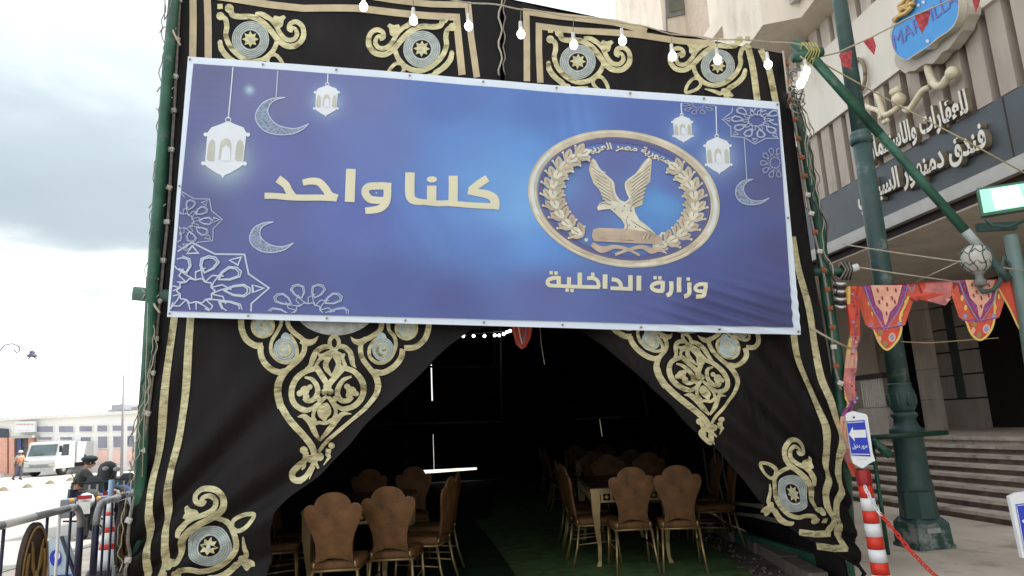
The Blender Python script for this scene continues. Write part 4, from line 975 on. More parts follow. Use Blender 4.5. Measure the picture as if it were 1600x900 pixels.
# projecting soffit with small spots
hbox('soffit', A0, 13.2, 6.55, 7.6, 8.29, 8.36, CREAM)
hbox('soffit_edge', A0, 13.2, 6.42, 6.55, 8.22, 8.52, STEEL)
hbox('soffit_edge', A0, 13.2, 6.34, 6.42, 8.38, 8.58, CREAM2)
for k in range(20):
    mb = MB(); mb.lathe(hw(2 + k * .55, 6.75, 8.27), [(.045, 0), (.045, .02)], IVORY, 8); mb.build('spot', hotel)
# the tall body above (it shades the tent and the pavement)
hbox('wall', -12, 15.4, 7.61, 16, 9.3, 23, CREAM, label='upper body of the building'); hbox('wall', A0, 15.6, 13.0, 16, 0, 9.3, CREAM)
hbox('wall', -12, A0, 7.4, 16, 0, 9.3, CREAM); hbox('wall', 15.6, 18.9, 9.0, 16, 0, 23, CREAM)
# projecting bays and balconies, prisms with their traced outline on the front
def bay(pts, b, depth, mt, name='balcony', label=None):
    mb = MB(); mb.prism([hp(x, y, b) for x, y in pts], HB * depth, mt); return mb.build(name, hotel, label)
def slab(name, pts, z0, z1, mt, label=None):
    mb = MB(); mb.prism([Vector((p.x, p.y, z0)) for p in pts], (0, 0, z1 - z0), mt); return mb.build(name, hotel, label)
# bay 1: chamfered balcony box, its near lower corner seen from below
def cbal(a0, a1, b0, zb, zt, cham=1.0, lab=None):
    pts = [hw(a0, 7.62, 0), hw(a0, b0 + cham * .5, 0), hw(a0 + cham, b0, 0), hw(a1 - cham, b0, 0), hw(a1, b0 + cham * .5, 0), hw(a1, 7.62, 0)]
    return slab('balcony', pts, zb, zt, CREAM, lab)
zb = hp(1192, 39, 6.0).z
K = [gz(1137, 112, zb), gz(1168, 73, zb), gz(1192, 39, zb), gz(1252, 27, zb), gz(1330, -75, zb)]
fpn = [hw(K[0].dot(HA) + 1.5, 7.62, 0), K[0], K[1], K[2], K[3], K[4], hw(K[4].dot(HA) - .2, 7.62, 0)]
slab('balcony', fpn, zb, zb + 3.2, CREAM, 'large chamfered cream balcony box seen from below')
mb = MB(); mb.prism([hp(x, y, 6.3) for x, y in [(1099, 56), (1113, 60), (1147, 16), (1160, -14), (1138, -14), (1127, 14)]], HB * 1.35, CREAM); mb.build('balcony', hotel, 'farther narrow slanting balcony edge')
hbox('wall', 15.4, 19.0, 8.6, 9, 0, 23, mat('tan_render', (.56, .47, .38), .8, var=.1), label='tan wall between the balconies')
hbox('window', 16.2, 17.4, 8.52, 8.6, 7.6, 12.0, GLASSD); hbox('window_frame', 16.1, 16.2, 8.48, 8.6, 7.5, 12.1, IVORY); hbox('window_frame', 17.4, 17.5, 8.48, 8.6, 7.5, 12.1, IVORY)
def hpa(px, py, a):
    d = ray(px, py); return CP + d * (a / d.dot(HA))
c1 = hpa(1036, 45, 19.0); b1_ = c1.dot(HB)
hbox('wall', 19.0, 23.5, b1_, 13, 0, 26, CREAM, label='far wing of the building with a grey window')
wn_ = MB(); wq = [hpa(x, y, 18.95) for x, y in [(1040, -60), (1101, -70), (1102, 15), (1041, 28)]]; wn_.prism(wq, HA * .06, mat('grey_window_frame', (.20, .20, .20), .5)); wf = wn_.build('window', hotel)
wn_ = MB(); wn_.prism([hpa(x, y, 18.93) for x, y in [(1046, -60), (1097, -68), (1098, 8), (1046, 19)]], HA * .03, mat('olive_glass', (.16, .17, .14), .15, var=.3, nscale=2)); wn_.build('pane', wf)
for x0, y0, x1, y1 in ((1039, -20, 1042, 60), (1078, 20, 1079, 36), (1098, 15, 1099, 34)):
    wn_ = MB(); wn_.prism([hpa(x, y, 18.97) for x, y in [(x0, y0), (x0 + 1.5, y0), (x1 + 1.5, y1), (x1, y1)]], HA * .03, mat('grey_window_frame', (.2, .2, .2))); wn_.build('drain_pipe', hotel)
# porch
pz = .92; pb = 8.45
hbox('porch_floor', A0, A1, pb, 13.0, 0, pz, STEPM)
ns = 7
for k in range(ns):
    z1 = pz - (k + 1) * pz / (ns + 1) ; b1 = pb - (k + 1) * .235
    st_ = hbox('step', -4, 14.5, b1, b1 + .26, 0, z1 - .045, RISER)
    hbox('tread', -4, 14.5, b1 - .035, b1 + .232, z1 - .043, z1, STEPM, st_)
hbox('tread', -4, 14.5, pb - .035, pb + .3, pz - .05, pz + .004, STEPM)
# porch back wall: stone panels with open joints, dark glass strip, door opening
aX = lambda x, y, b: hp(x, y, b).dot(HA)
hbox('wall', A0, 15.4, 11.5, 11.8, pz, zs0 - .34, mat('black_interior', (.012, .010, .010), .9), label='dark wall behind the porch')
pR, pS0, pS1, pL = aX(1530, 600, 11.36), aX(1507, 600, 11.36), aX(1487, 600, 11.36), aX(1452, 600, 11.36)
for a0, a1 in ((pR, pS0), (pS1, pL)):
    for k in range(6):
        z0 = pz + [0, .62, 1.12, 1.62, 2.12, 2.62][k]; z1 = pz + [.59, 1.09, 1.59, 2.09, 2.59, 3.0][k]
        hbox('stone_panel', a0, a1 if k or a0 > pS0 else pS1, 11.36, 11.5, z0, z1 - .004, TAUPE)
hbox('glass_strip', pS0, pS1, 11.44, 11.5, pz + .62, zs0 - .34, mat('dark_green_glass', (.06, .085, .085), .2, var=.2))
cR, cL = aX(1470, 640, 10.5), aX(1441, 640, 10.5)
for a in (cR, 3.5):
    for k in range(5):
        hbox('column_stone', a, a + (cL - cR if a == cR else .55), 10.5, 10.6 if a == cR else 11.1, pz + k * .62, pz + k * .62 + .61, TAUPEL)
hbox('column_stone', cR, cL, 10.5, 10.6, pz + 3.1, zs0 - .345, TAUPEL)
for a0 in (aX(1404, 600, 11.2), aX(1372, 600, 11.2)):
    for k in range(5): hbox('stone_panel', a0, a0 + .9, 11.0, 11.3, pz + k * .6, pz + k * .6 + .585, TAUPE)
# low parapet, white balusters and window at the far end of the porch
qR, qL = aX(1386, 640, 9.3), aX(1340, 640, 9.3)
hbox('parapet', qR, qL, 9.3, 9.5, pz, pz + .5, TAUPEL)
for k in range(9): hbox('baluster', qR + .2 + k * (qL - qR - .3) / 9, qR + .2 + (k + .5) * (qL - qR - .3) / 9, 9.36, 9.44, pz + .52, pz + 1.1, IVORY)
hbox('parapet_rail', qR, qL, 9.32, 9.48, pz + 1.105, pz + 1.2, DARKR)
# letters -----------------------------------------------------------------
def sign_letters(name, label, t, pr, pl, hgt, b, depth, face, bold=.02, ang=0):
    """letters standing proud of the facade; pr, pl are the right and left ends of the base line"""
    R_, L_ = hp(*pr, b), hp(*pl, b)
    vs, fs, nz, (x0, x1, y0, y1) = text_mesh(t, .5, bold)
    zmid = (R_.z + L_.z) / 2; P = []
    for v in vs:
        s_ = (v.x - x0) / (x1 - x0); base = L_ + (R_ - L_) * s_
        P.append(base + Vector((0, 0, (v.y - y0) / (y1 - y0) * hgt)) - HB * depth * (v.z + .5))
    mb = MB()
    ff = [f for f, k in zip(fs, nz) if k > .7]; sf = [f for f, k in zip(fs, nz) if k <= .7]
    mb.add(P, ff, face); mb.add(P, sf, LSIDE)
    o = mb.build(name); return tag(o, label, 'sign')
sign_letters('sign_lettering', 'ivory raised letters on the slate fascia of the hotel', arabic('فندق دمنهور السياحي'), (1557, 250), (1352, 338), .50, 6.99, .09, IVORY, .03)
sign_letters('sign_lettering', 'smaller gilt raised letters fixed across the ribs above the slate fascia', arabic('للعقارات والاستثمارات'), (1524, 186), (1350, 268), .42, 6.98, .07, IVORY, .03)
mb = MB(); TN = zoomT(1340, 80, 5)
def hs(pts, w):
    q = crom([TN(*p) for p in pts], [1] * len(pts), 3); mb.tube([hp(p[0], p[1], 6.86) for p in q], w * .85, GOLDL, 8)
hs([(546, 95), (558, 160), (588, 238), (622, 272), (662, 262), (700, 212), (735, 172)], .062)
hs([(556, 282), (505, 312), (450, 395), (400, 462), (370, 452)], .052)
hs([(338, 412), (300, 455), (240, 490), (205, 492), (180, 420), (148, 328)], .052)
hs([(60, 425), (110, 448), (160, 462), (185, 495), (175, 530)], .045)
for c, r in (((738, 168), .085), ((322, 378), .10), ((312, 306), .06), ((278, 320), .055), ((210, 555), .04), ((235, 540), .035)): mb.ball(hp(*TN(*c), 6.86), r, GOLDL, 10)
tag(mb.build('sign_lettering'), 'large flowing gilt script letters under the blue shield sign', 'sign')
# blue shield sign
TS = zoomT(1350, 0, 6)
back = [TS(*p) for p in [(255, 230), (240, 330), (262, 420), (300, 470), (285, 560), (300, 620), (335, 650), (385, 690), (425, 668), (480, 660), (520, 625), (580, 595), (640, 598), (690, 545), (730, 490), (790, 460), (840, 400), (885, 330), (925, 280), (950, 200), (985, 130), (990, 60), (950, -20), (900, -120), (760, -240), (560, -150), (430, -60), (380, 60)]]
blue = [TS(*p) for p in [(478, 0), (455, 55), (400, 120), (330, 180), (285, 240), (262, 310), (258, 385), (290, 480), (340, 538), (400, 558), (455, 530), (520, 478), (560, 460), (600, 462), (630, 410), (700, 350), (780, 300), (840, 240), (880, 150), (890, 60), (885, 0), (870, -80), (780, -170), (620, -150), (500, -90)]]
sg = thing('shield_sign', 'blue shield shaped sign with purple lettering and gilt crest on a scalloped cream backing', 'sign', tuple(hp(1440, 60, 6.8)))
mb = MB(); mb.prism([hp(x, y, 6.78) for x, y in back], HB * .16, mat('sign_backing', (.50, .46, .40), .6, var=.05)); mb.build('backing', sg)
mb = MB(); mb.prism([hp(x, y, 6.66) for x, y in [p[:2] for p in crom(blue, [0] * len(blue), 5, True)]], HB * .115, SIGNB, mat('sign_edge', (.55, .52, .42), .5)); mb.build('blue_shield', sg)
sgs = Sheet(hp(1440, 60, 6.655), -HB)
g = MB(); q = [p[:2] for p in crom(blue, [0] * len(blue), 5, True)]; sgs.stroke(g, [p for p in q][::3], 1.4, mat('sign_edge', (.5, .5, .4)), closed=True, base=-.002); g.build('sign_border', sg)
g = MB()
sheet_text(sgs, g, 'MARVILLA', TS(290, 462), ((590 / 6), -(438 / 6)), (-30 / 6, -125 / 6), PURP, base=0)
g.build('sign_lettering', sg)
g = MB()
for c in ((510, 48), (598, 385), (560, 20)):
    for k in range(4):
        a = k * math.pi / 4; x, y = TS(*c); sgs.stroke(g, [(x - 3 * math.cos(a), y - 3 * math.sin(a)), (x + 3 * math.cos(a), y + 3 * math.sin(a))], 1.1, PWHITE)
g.build('sparkle', sg)
mb = MB()
for pts in ([(278, 190), (330, 150), (400, 120), (450, 60)], [(290, 200), (350, 120), (330, 80), (380, 60), (420, 90)], [(340, 110), (410, 40), (440, -20), (480, -40)], [(330, 60), (370, 20), (400, -30)], [(395, 75), (440, 30), (470, 40)]):
    mb.tube([hp(*TS(*p), 6.62) for p in pts], .035, mat('gilt_crest', (.62, .42, .16), .4, .3), 6)
mb.build('gilt_crest', sg)
# ring shaped emblem on the cream band
mb = MB(); ring = [hp(1341 + 11 * math.cos(k * math.pi / 12), 118 + 26 * math.sin(k * math.pi / 12), 6.88) for k in range(25)]
mb.tube(ring, .03, LSIDE, 6); mb.prism([hp(1341 + 9 * math.cos(k * math.pi / 8), 118 + 23 * math.sin(k * math.pi / 8), 6.92) for k in range(16)], HB * .02, CREAM2)
tag(mb.build('round_plaque'), 'small oval plaque on the cream band half hidden by the green lamp post', 'plaque')
# ------------------------------------------------------------------ lamp posts
lp = Vector((4.02, 7.62, 0))
post = thing('lamp_post', 'tall dark green ornate lamp post with square plinth and paint worn off its foot', 'lamp post', tuple(lp))
def lpz(y):   # height on the post axis seen at photo row y
    d = ray(1437 - (855 - y) * .152, y); n = Vector((lp.x, lp.y, 0)).normalized(); t = lp.dot(n) / d.dot(n); return (CP + d * t).z
mb = MB()
def sq(z0, z1, r0, r1, mt=LAMPG, n=4, rot=math.pi / 4 + .15):
    mb.lathe(lp, [(r0, z0), (r1, z1)], mt, n, False, rot=rot)
WORN = mat('worn_green_paint', (.045, .095, .083), .6, var=.2, nscale=5, bump=.3, bscale=20, dirt_or_crease=((.42, .45, .43), 3.5, .50, .85))
sq(0, .04, .285, .285, WORN); sq(.04, .25, .268, .255, WORN); sq(.25, .30, .25, .20)
mb.lathe(lp, [(.185, .295), (.172, .56)], LAMPG, 8, False, rot=.39); mb.build('plinth', post)
mb = MB(); mb.lathe(lp, [(.172, .56), (.178, .60), (.165, .65), (.158, .68), (.155, .8), (.150, 1.10), (.16, 1.13)], LAMPG, 20); mb.build('pedestal', post)
mb = MB(); mb.lathe(lp, [(.14, 1.13), (.165, 1.15), (.17, 1.19), (.135, 1.21), (.115, 1.26), (.11, 1.30), (.135, 1.33), (.13, 1.35), (.11, 1.37)], LAMPG, 20); mb.build('collar', post)
mb = MB(); mb.lathe(lp, [(.10, 1.37), (.125, 1.41), (.138, 1.50), (.135, 1.58), (.115, 1.64), (.125, 1.66), (.105, 1.68)], LAMPG, 20)
for k in range(8):
    a = k * math.pi / 4; c = lp + Vector((math.cos(a) * .130, math.sin(a) * .130, 1.5)); mb.ball(c, .045, LAMPG, 8, (.5, .5, 1.7))
mb.build('urn', post)
zc_ = lpz(213)
mb = MB(); mb.lathe(lp, [(.108, 1.66), (.106, 2.2), (.100, zc_ - .1)], LAMPG, 18); mb.lathe(lp, [(.09, zc_ + .06), (.075, 8.0)], LAMPG, 14); mb.build('shaft', post)
mb = MB(); mb.lathe(lp, [(.105, zc_ - .1), (.125, zc_ - .07), (.125, zc_ - .02), (.105, zc_), (.115, zc_ + .03), (.09, zc_ + .065)], LAMPG, 18); mb.build('collar', post)
mb = MB()
for k in range(3): mb.lathe(lp, [(.165, 1.115 - k * .0 - .42 + k * .02), (.172, .71 + k * .02)], ROPE, 14)
mb.tube([lp + Vector((-.17, -.06, 1.3)), lp + Vector((-.10, -.17, 1.15)), lp + Vector((.05, -.19, 1.0)), lp + Vector((.15, -.12, .9))], .008, ROPE, 5)
mb.tube([lp + Vector((-.16, -.10, 1.12)), lp + Vector((-.12, -.16, .85)), lp + Vector((.02, -.2, .70)), lp + Vector((.17, -.05, .71))], .008, ROPE, 5)
mb = MB(); mb.box((lp.x - .0, lp.y - .215, .19), (.15, .02, .05), WHTP, Matrix.Rotation(.15, 3, 'Z')); mb.build('label_plate', post)
post.location.x += .09
o = mb.build('tied_cord'); o.location.x = .09
tag(o, 'pale cord tied round the foot of the green lamp post', 'rope')
# second post at the right edge with globe bracket and floodlight
P2 = lambda x, y, D=5.9: at(x, y, D)
post2 = thing('lamp_post', 'slim grey green lamp post at the right edge carrying a globe and a floodlight', 'lamp post', (P2(1640, 800).x, 5.9, 0))
mb = MB(); b_ = P2(1583, 372); x0_ = P2(1640, 760)
mb.tube([P2(1579, 368), P2(1600, 478), Vector((P2(1618, 600).x, 5.9, P2(1618, 600).z)), Vector((P2(1635, 760).x, 5.9, 0))], [.055, .058, .06, .065], mat('grey_green_paint', (.13, .19, .175), .5, var=.15, nscale=6, dirt_or_crease=((.3, .33, .32), 8, .62, .5)), 14); mb.build('shaft', post2)
mb = MB(); mb.tube([P2(1582, 420), P2(1568, 402), P2(1565, 420), P2(1563, 440), P2(1552, 453), P2(1536, 456), P2(1531, 448)], .018, LAMPG, 8); mb.build('bracket', post2)
gl = P2(1525, 404)
mb = MB(); mb.lathe(gl + Vector((0, 0, -.24)), [(.045, 0), (.05, .04), (.03, .07), (.035, .10), (.06, .12)], mat('grey_holder', (.2, .2, .19)), 12)
lamp = mb.build('lamp_holder', post2)
mb = MB(); mb.ball(gl, .125, GLOBE, 18, (1, 1, 1.02)); gb = mb.build('globe', lamp)
mb = MB()
for k in range(8):
    a = k * math.pi / 4
    pts = [gl + Vector((math.cos(a + .2 * math.sin(t * 3.1)) * .128 * math.sin(t), math.sin(a + .2 * math.sin(t * 3.1)) * .128 * math.sin(t), .13 * math.cos(t))) for t in [.25 + .3 * j for j in range(9)]]
    mb.tube(pts, .0045, LAMPG, 4)
for zt in (-.05, .05):
    r = math.sqrt(.128 ** 2 - zt ** 2); mb.tube([gl + Vector((r * math.cos(t * .26), r * math.sin(t * .26), zt + .022 * math.sin(t * .26 * 8))) for t in range(25)], .0045, LAMPG, 4)
mb.build('globe_cage', lamp)
# floodlight
fl = thing('floodlight', 'rectangular floodlight glowing green white above the right hand post', 'floodlight', tuple(P2(1580, 345)))
FP = [P2(1526, 294), P2(1601, 283), P2(1612, 325), P2(1534, 338)]
fd = Vector((.10, .16, .02))
mb = MB(); mb.prism(FP, fd, mat('green_grey_housing', (.10, .20, .15), .5, var=.2)); mb.build('housing', fl)
def fq(s, t, o): a = FP[0] * (1 - s) + FP[1] * s; b = FP[3] * (1 - s) + FP[2] * s; return a * (1 - t) + b * t - fd.normalized() * o
mb = MB(); mb.add([fq(.05, .08, .004), fq(.97, .08, .004), fq(.97, .9, .004), fq(.05, .9, .004)], [(3, 2, 1, 0)], FLOODE); mb.build('lens', fl)
mb = MB(); mb.add([fq(.28, .14, .008), fq(.85, .12, .008), fq(.9, .86, .008), fq(.3, .84, .008)], [(3, 2, 1, 0)], FLOODW); mb.build('lamp', fl)
mb = MB(); mb.tube([P2(1540, 342), P2(1550, 352), P2(1575, 355), P2(1600, 345)], .015, LAMPG, 6)
mb.box(P2(1560, 350) + Vector((.05, .1, 0)), (.34, .05, .07), LAMPG); mb.build('bracket', fl)
# green poles: slanting brace, crossed ends at the tent corner
mb = MB(); s0, s1 = fp(1240, 55, .0), P2(1556, 415, 5.85)
dvec = s1 - s0
def onl(t): return s0 + dvec * t
brace = thing('brace_pole', 'long green steel pole slanting from the tent corner down to the right hand post', 'pole', tuple(s1))
mb.tube([fp(1247, 62, -.05), fp(1262, 82, .0), onl(.1), onl(.45)], [.055, .052, .045, .042], GREENP, 10); mb.tube([onl(.45), onl(.86)], .040, GREENP, 10); mb.build('pole', brace)
mb = MB(); mb.tube([onl(.86), onl(.93)], .0405, mat('grey_tape', (.36, .40, .39), .5, var=.1), 10); mb.build('tape', brace)
mb = MB(); mb.tube([onl(.93), onl(1.0), P2(1575, 436)], .036, LAMPG, 10); mb.build('pole_end', brace)
mb = MB(); mb.tube([fp(1238, 92, .02), fp(1262, 90, .04), fp(1280, 84, .06)], .045, GREENP, 10)
for k in range(5): mb.tube([fp(1250 + k * 5, 70, .05), fp(1256 + k * 4, 88, .11), fp(1248 + k * 6, 104, .04), fp(1254 + k * 4, 88, -.06), fp(1250 + k * 5, 70, .05)], .007, mat('yellow_rope', (.42, .38, .12), .7), 5)
tag(mb.build('cross_tube'), 'short green tube lashed with yellow rope at the top right tent corner', 'pole')
mb = MB(); mb.tube([at(1355, 684, 7.3), at(1420, 680, 7.3), at(1480, 676, 7.3)], .026, mat('dark_green_pole', (.012, .05, .03), .5), 8); mb.tube([at(1362, 688, 7.3), at(1392, 712, 7.2)], .045, GREENP, 8)
mb.tube([at(1362, 688, 7.32), Vector((at(1362, 688, 7.32).x, 7.32, 0))], .02, GREENP, 6)
tag(mb.build('green_strut'), 'dark green horizontal pole with a short prop behind the lamp post foot', 'pole')
# cords across
def rope(label, pts, r=.006, mt=ROPE):
    mb = MB(); mb.tube(pts, r, mt, 5); return tag(mb.build('cord'), label, 'rope')
rope('tan cord running from the tent corner down across the slate fascia', [fp(1262, 92, .06), at(1350, 135, 6.1), at(1410, 168, 6.1), at(1500, 215, 6.0), at(1640, 292, 5.9)], .007, mat('tan_cord', (.45, .38, .22), .8))
rope('pale cord stretched from the tent pole to the globe lamp', [fp(1312, 384, .05), at(1400, 395, 6), at(1500, 409, 5.9), at(1610, 424, 5.8)])
rope('pale cord just above the patterned bunting', [fp(1336, 420, .06), at(1400, 427, 6), at(1500, 441, 5.9)])
rope('short slanting cord by the globe lamp', [at(1432, 440, 6.2), at(1500, 408, 5.9)])
rope('thin tan cord crossing behind the bunting points', [at(1408, 534, 7.4), at(1450, 536, 7.4), at(1560, 528, 7.4)], .006, mat('tan_cord', (.45, .38, .22)))
# small pennants on a line
pr_ = thing('pennant_string', 'pale line with small red pennants running up past the blue shield sign', 'bunting', tuple(at(1400, 35, 6)))
line = [fp(1262, 98, .08), at(1310, 82, 6.1), at(1362, 58, 6.0), at(1420, 28, 5.9), at(1500, -6, 5.8), at(1620, -60, 5.7)]
mb = MB(); mb.tube(line, .008, ROPE, 5); mb.build('cord', pr_)
PENR = mat('red_pennant', (.42, .06, .07), .7, var=.45, nscale=24)
for Y, pts in ((6.08, [(1311, 86), (1318, 82), (1332, 78), (1329, 108), (1318, 104)]), (6.0, [(1349, 65), (1364, 57), (1369, 72), (1366, 86)]), (5.88, [(1429, 24), (1454, 16), (1451, 33), (1441, 53)]), (5.78, [(1517, -10), (1533, -14), (1531, 4), (1525, 20)])):
    mb = MB(); mb.prism([at(x, y, Y) for x, y in pts], (0, .004, 0), PENR); mb.build('pennant', pr_)
# ------------------------------------------------------------------ patterned valance
KR = mat('valance_red', (.60, .085, .05), .75, var=.15, nscale=14); KP = mat('valance_purple', (.26, .06, .20), .75, var=.3, nscale=30); KY = mat('valance_yellow', (.72, .50, .14), .7, var=.1)
KC = mat('valance_peach', (.72, .38, .27), .75, var=.1, nscale=20); KO = mat('valance_orange', (.58, .10, .055), .75, var=.15, nscale=20); KB = mat('valance_blue', (.22, .28, .48), .75, var=.2); KG = mat('valance_olive', (.30, .24, .10), .75); KPK = mat('valance_pink', (.58, .20, .19), .75, var=.3, nscale=12)
KM = mat('valance_maroon', (.22, .035, .06), .75)
val = thing('patterned_valance', 'red and orange patterned cloth valance with hanging points in front of the hotel porch', 'bunting', tuple(at(1460, 445, 6.0)))
vo = at(1330, 450, 6.0); vn = Vector((-.05, -1, 0)).normalized()
def vd(p): return .02 * math.sin(p.x * 9 + p.z * 4)
vs_ = Sheet(vo, vn, vd)
body = [(1320, 449), (1400, 444), (1480, 439), (1620, 433), (1620, 520), (1598, 521), (1589, 510), (1578, 485), (1566, 462), (1559, 452), (1552, 470), (1551, 500), (1545, 520), (1533, 531), (1521, 524), (1513, 508), (1506, 488), (1496, 468), (1488, 458), (1478, 476), (1450, 470), (1436, 468), (1425, 470), (1418, 464), (1412, 478), (1405, 495), (1407, 515), (1402, 532), (1388, 546), (1376, 536), (1367, 515), (1361, 500), (1354, 485), (1348, 468), (1343, 470), (1341, 500), (1343, 522), (1327, 524), (1324, 490)]
mb = MB(); pts3 = [vs_.pt(x, y) for x, y in body]
V2 = [Vector((x, y, 0)) for x, y in body]; tr = tessellate_polygon([V2]); fs = []
for t in tr:
    a, b, c = (V2[q] for q in t); fs.append(t if (b - a).cross(c - a).z < 0 else t[::-1])
mb.add(pts3, fs, KR); mb.add([p - vn * .006 for p in pts3], [f[::-1] for f in fs], KR); mb.build('cloth', val)
g = MB()
vs_.stroke(g, body[8:17], 3.2, KY); vs_.stroke(g, body[16:19], 3.2, KY); vs_.stroke(g, body[23:34], 3.4, KY); vs_.stroke(g, body[33:37], 3, KY); vs_.stroke(g, body[5:9], 3.2, KY); g.build("yellow_edging", val, kind="stuff")
def point_print(cx, top, tipy, w):
    g = MB(); h = tipy - top
    P = lambda u, v: (cx + u * w, top + v * h)
    vs_.poly(g, [P(-.52, 0), P(.52, 0), P(.30, .36), P(.08, .56), P(0, .70), P(-.08, .56), P(-.30, .36)], KP)
    vs_.poly(g, [P(-.50, .02), P(-.70, .02), P(-.42, .62), P(-.1, .78), P(-.12, .66)], KO); vs_.poly(g, [P(.50, .02), P(.70, .02), P(.40, .62), P(.1, .78), P(.12, .66)], KO)
    vs_.poly(g, [P(-.34, .0), P(.34, 0), P(.22, .30), P(.08, .42), P(.03, .58), (cx, top + h * .64), P(-.03, .58), P(-.08, .42), P(-.22, .30)], KC)
    for u, v in ((-.2, .08), (0, .06), (.18, .08), (-.1, .2), (.1, .2), (0, .3), (-.16, .26), (.16, .26), (0, .44)): vs_.stroke(g, [P(u, v - .025), P(u + .02, v + .035)], 2.2, KM)
    vs_.stroke(g, [P(-.46, .02), P(-.28, .36), P(-.02, .70)], 1.5, KB); vs_.stroke(g, [P(.46, .02), P(.28, .36), P(.02, .70)], 1.5, KB)
    vs_.stroke(g, [P(-.36, .655), P(0, .67), P(.34, .63)], 3.2, KP); vs_.stroke(g, [P(-.36, .64), P(-.1, .67), P(.1, .655), P(.34, .62)], 1, KC)
    vs_.disc(g, P(-.1, .74), w * .05, KG); vs_.disc(g, P(.14, .82), w * .075, KC, ry=w * .10); vs_.disc(g, P(.14, .82), w * .045, KB, ry=w * .065); vs_.disc(g, P(-.12, .84), w * .04, KC, ry=w * .07); vs_.disc(g, P(0, .92), w * .05, KG, ry=w * .07)
    for u, v in ((-.38, .3), (.40, .28), (-.3, .46), (.31, .46)): vs_.disc(g, P(u, v), w * .03, KY, ry=w * .06)
    for u in (-.3, .28): vs_.disc(g, P(u, .60), w * .05, KB, ry=w * .04)
    g.build('printed_pattern', val, kind='stuff')
point_print(1384, 446, 545, 72); point_print(1530, 438, 531, 72); point_print(1612, 434, 525, 62)
g = MB()
vs_.poly(g, [(1440, 442), (1488, 439), (1488, 460), (1478, 477), (1450, 470), (1444, 456)], KPK); vs_.poly(g, [(1448, 462), (1487, 466), (1479, 476), (1452, 470)], KC)
for k in range(6): vs_.stroke(g, [(1450 + k * 6, 458), (1456 + k * 6, 468)], 1.6, KP)
vs_.stroke(g, [(1417, 444), (1424, 456), (1430, 444)], 2, KB); vs_.stroke(g, [(1420, 466), (1432, 470), (1440, 458), (1436, 444)], 2.4, KM)
vs_.stroke(g, [(1326, 455), (1330, 490), (1332, 520)], 4, KP); 
for y in (470, 484, 500, 512): vs_.disc(g, (1335, y), 2, KY if y % 3 else KC)
vs_.poly(g, [(1488, 440), (1500, 440), (1508, 456), (1498, 462), (1489, 456)], KM); g.build('printed_pattern', val, kind='stuff')
# twisted strip hanging to the sign
hs_ = thing('hanging_strip', 'twisted pink and peach patterned cloth strip hanging beside the tent edge', 'cloth', tuple(at(1332, 735, 5.98)))
sp = [(1333, 448, 22), (1334, 490, 20), (1336, 522, 17), (1331, 545, 13), (1329, 575, 19), (1326, 600, 20), (1330, 622, 22), (1329, 632, 9), (1321, 648, 11), (1318, 672, 14), (1320, 695, 16), (1322, 712, 14), (1330, 728, 12), (1334, 742, 7)]
mb = MB(); q = crom([p[:2] for p in sp], [p[2] for p in sp], 3); vsx = []
for i, (x, y, w_) in enumerate(q):
    for j in range(7):
        s_ = j / 6 - .5; p = at(x + s_ * w_, y, 5.97); vsx.append(p + Vector((0, -.03 * math.cos(s_ * 3) + .018 * math.sin(j * 2.6 + y * .06), 0)))
fs = [(i * 7 + j, (i + 1) * 7 + j, (i + 1) * 7 + j + 1, i * 7 + j + 1) for i in range(len(q) - 1) for j in range(6)]
cols_ = [KR, KR, KO, KPK, KC, KPK, KPK, KP, KC, KC, KPK, KO]
for i in range(len(q) - 1):
    mt = cols_[min(int(i / len(q) * len(cols_)), len(cols_) - 1)]
    for j in range(6):
        mb.v = [tuple(v) for v in vsx]; mb.f.append(list((i * 7 + j, (i + 1) * 7 + j, (i + 1) * 7 + j + 1, i * 7 + j + 1))); mb.mi.append(mb.m(KY if j in (0,) and (i // 9) % 3 == 0 else mt)); mb.sm.append(True)
mb.build('cloth', hs_)
g = MB(); stp = Sheet(at(1330, 600, 5.97), Vector((0, -1, 0)))
for k in range(46):
    y = 455 + k * 6.2; x = interp([(p[1], p[0]) for p in sp], y) + random.uniform(-6, 5); stp.disc(g, (x, y), random.uniform(1.2, 2.4), random.choice((KM, KP, KB, KC, KG)), n=7, base=.045)
g.build('printed_pattern', hs_, kind='stuff')
# ------------------------------------------------------------------ bollard with arrow sign
bx, by_ = 0, 0
bt = at(1347, 732, 5.55); bb = at(1382, 925, 5.55)
bol = thing('striped_bollard', 'red and white striped bollard standing at the right corner of the tent', 'bollard', (bb.x, bb.y, 0))
bb = Vector((bb.x, bb.y, 0)); ax = (bt - bb).normalized(); Lb = (bt - bb).length
def bz(y):
    d0 = at(1347, 732, 5.55); r_ = (Vector((at(1365, y, 5.55).x, 5.55, at(1365, y, 5.55).z)) - bb).length; return r_
rows = [735, 757, 777, 797, 817, 838, 858, 879, 900, 922]
mb = MB(); mb.lathe(bb, [(.052, bz(757)), (.054, bz(754)), (.054, bz(738)), (.046, bz(734)), (.03, bz(733))], REDD, 16, ax=ax); mb.build('cap', bol)
for k in range(1, 10):
    y0, y1 = rows[k], rows[k + 1] if k + 1 < len(rows) else None
    z1 = bz(y0); z0 = bz(y1) if y1 else 0
    f = lambda z: .047 + .022 * (1 - z / Lb)
    mb = MB(); mb.lathe(bb, [(f(z0), z0 + .001), (f(z1), z1 - .001)], REDP if k % 2 else WHTP, 18, ax=ax); mb.build('reflective_band', bol)
mb = MB(); mb.lathe(bb, [(.20, 0), (.20, .04), (.09, .07), (.07, .09)], BLK, 18); mb.build('base', bol)
ars = thing('arrow_sign', 'small white framed blue sign with a white left arrow on top of the striped bollard', 'sign', tuple(at(1345, 732, 5.53)))
TZ = zoomT(1310, 630, 8.1875)
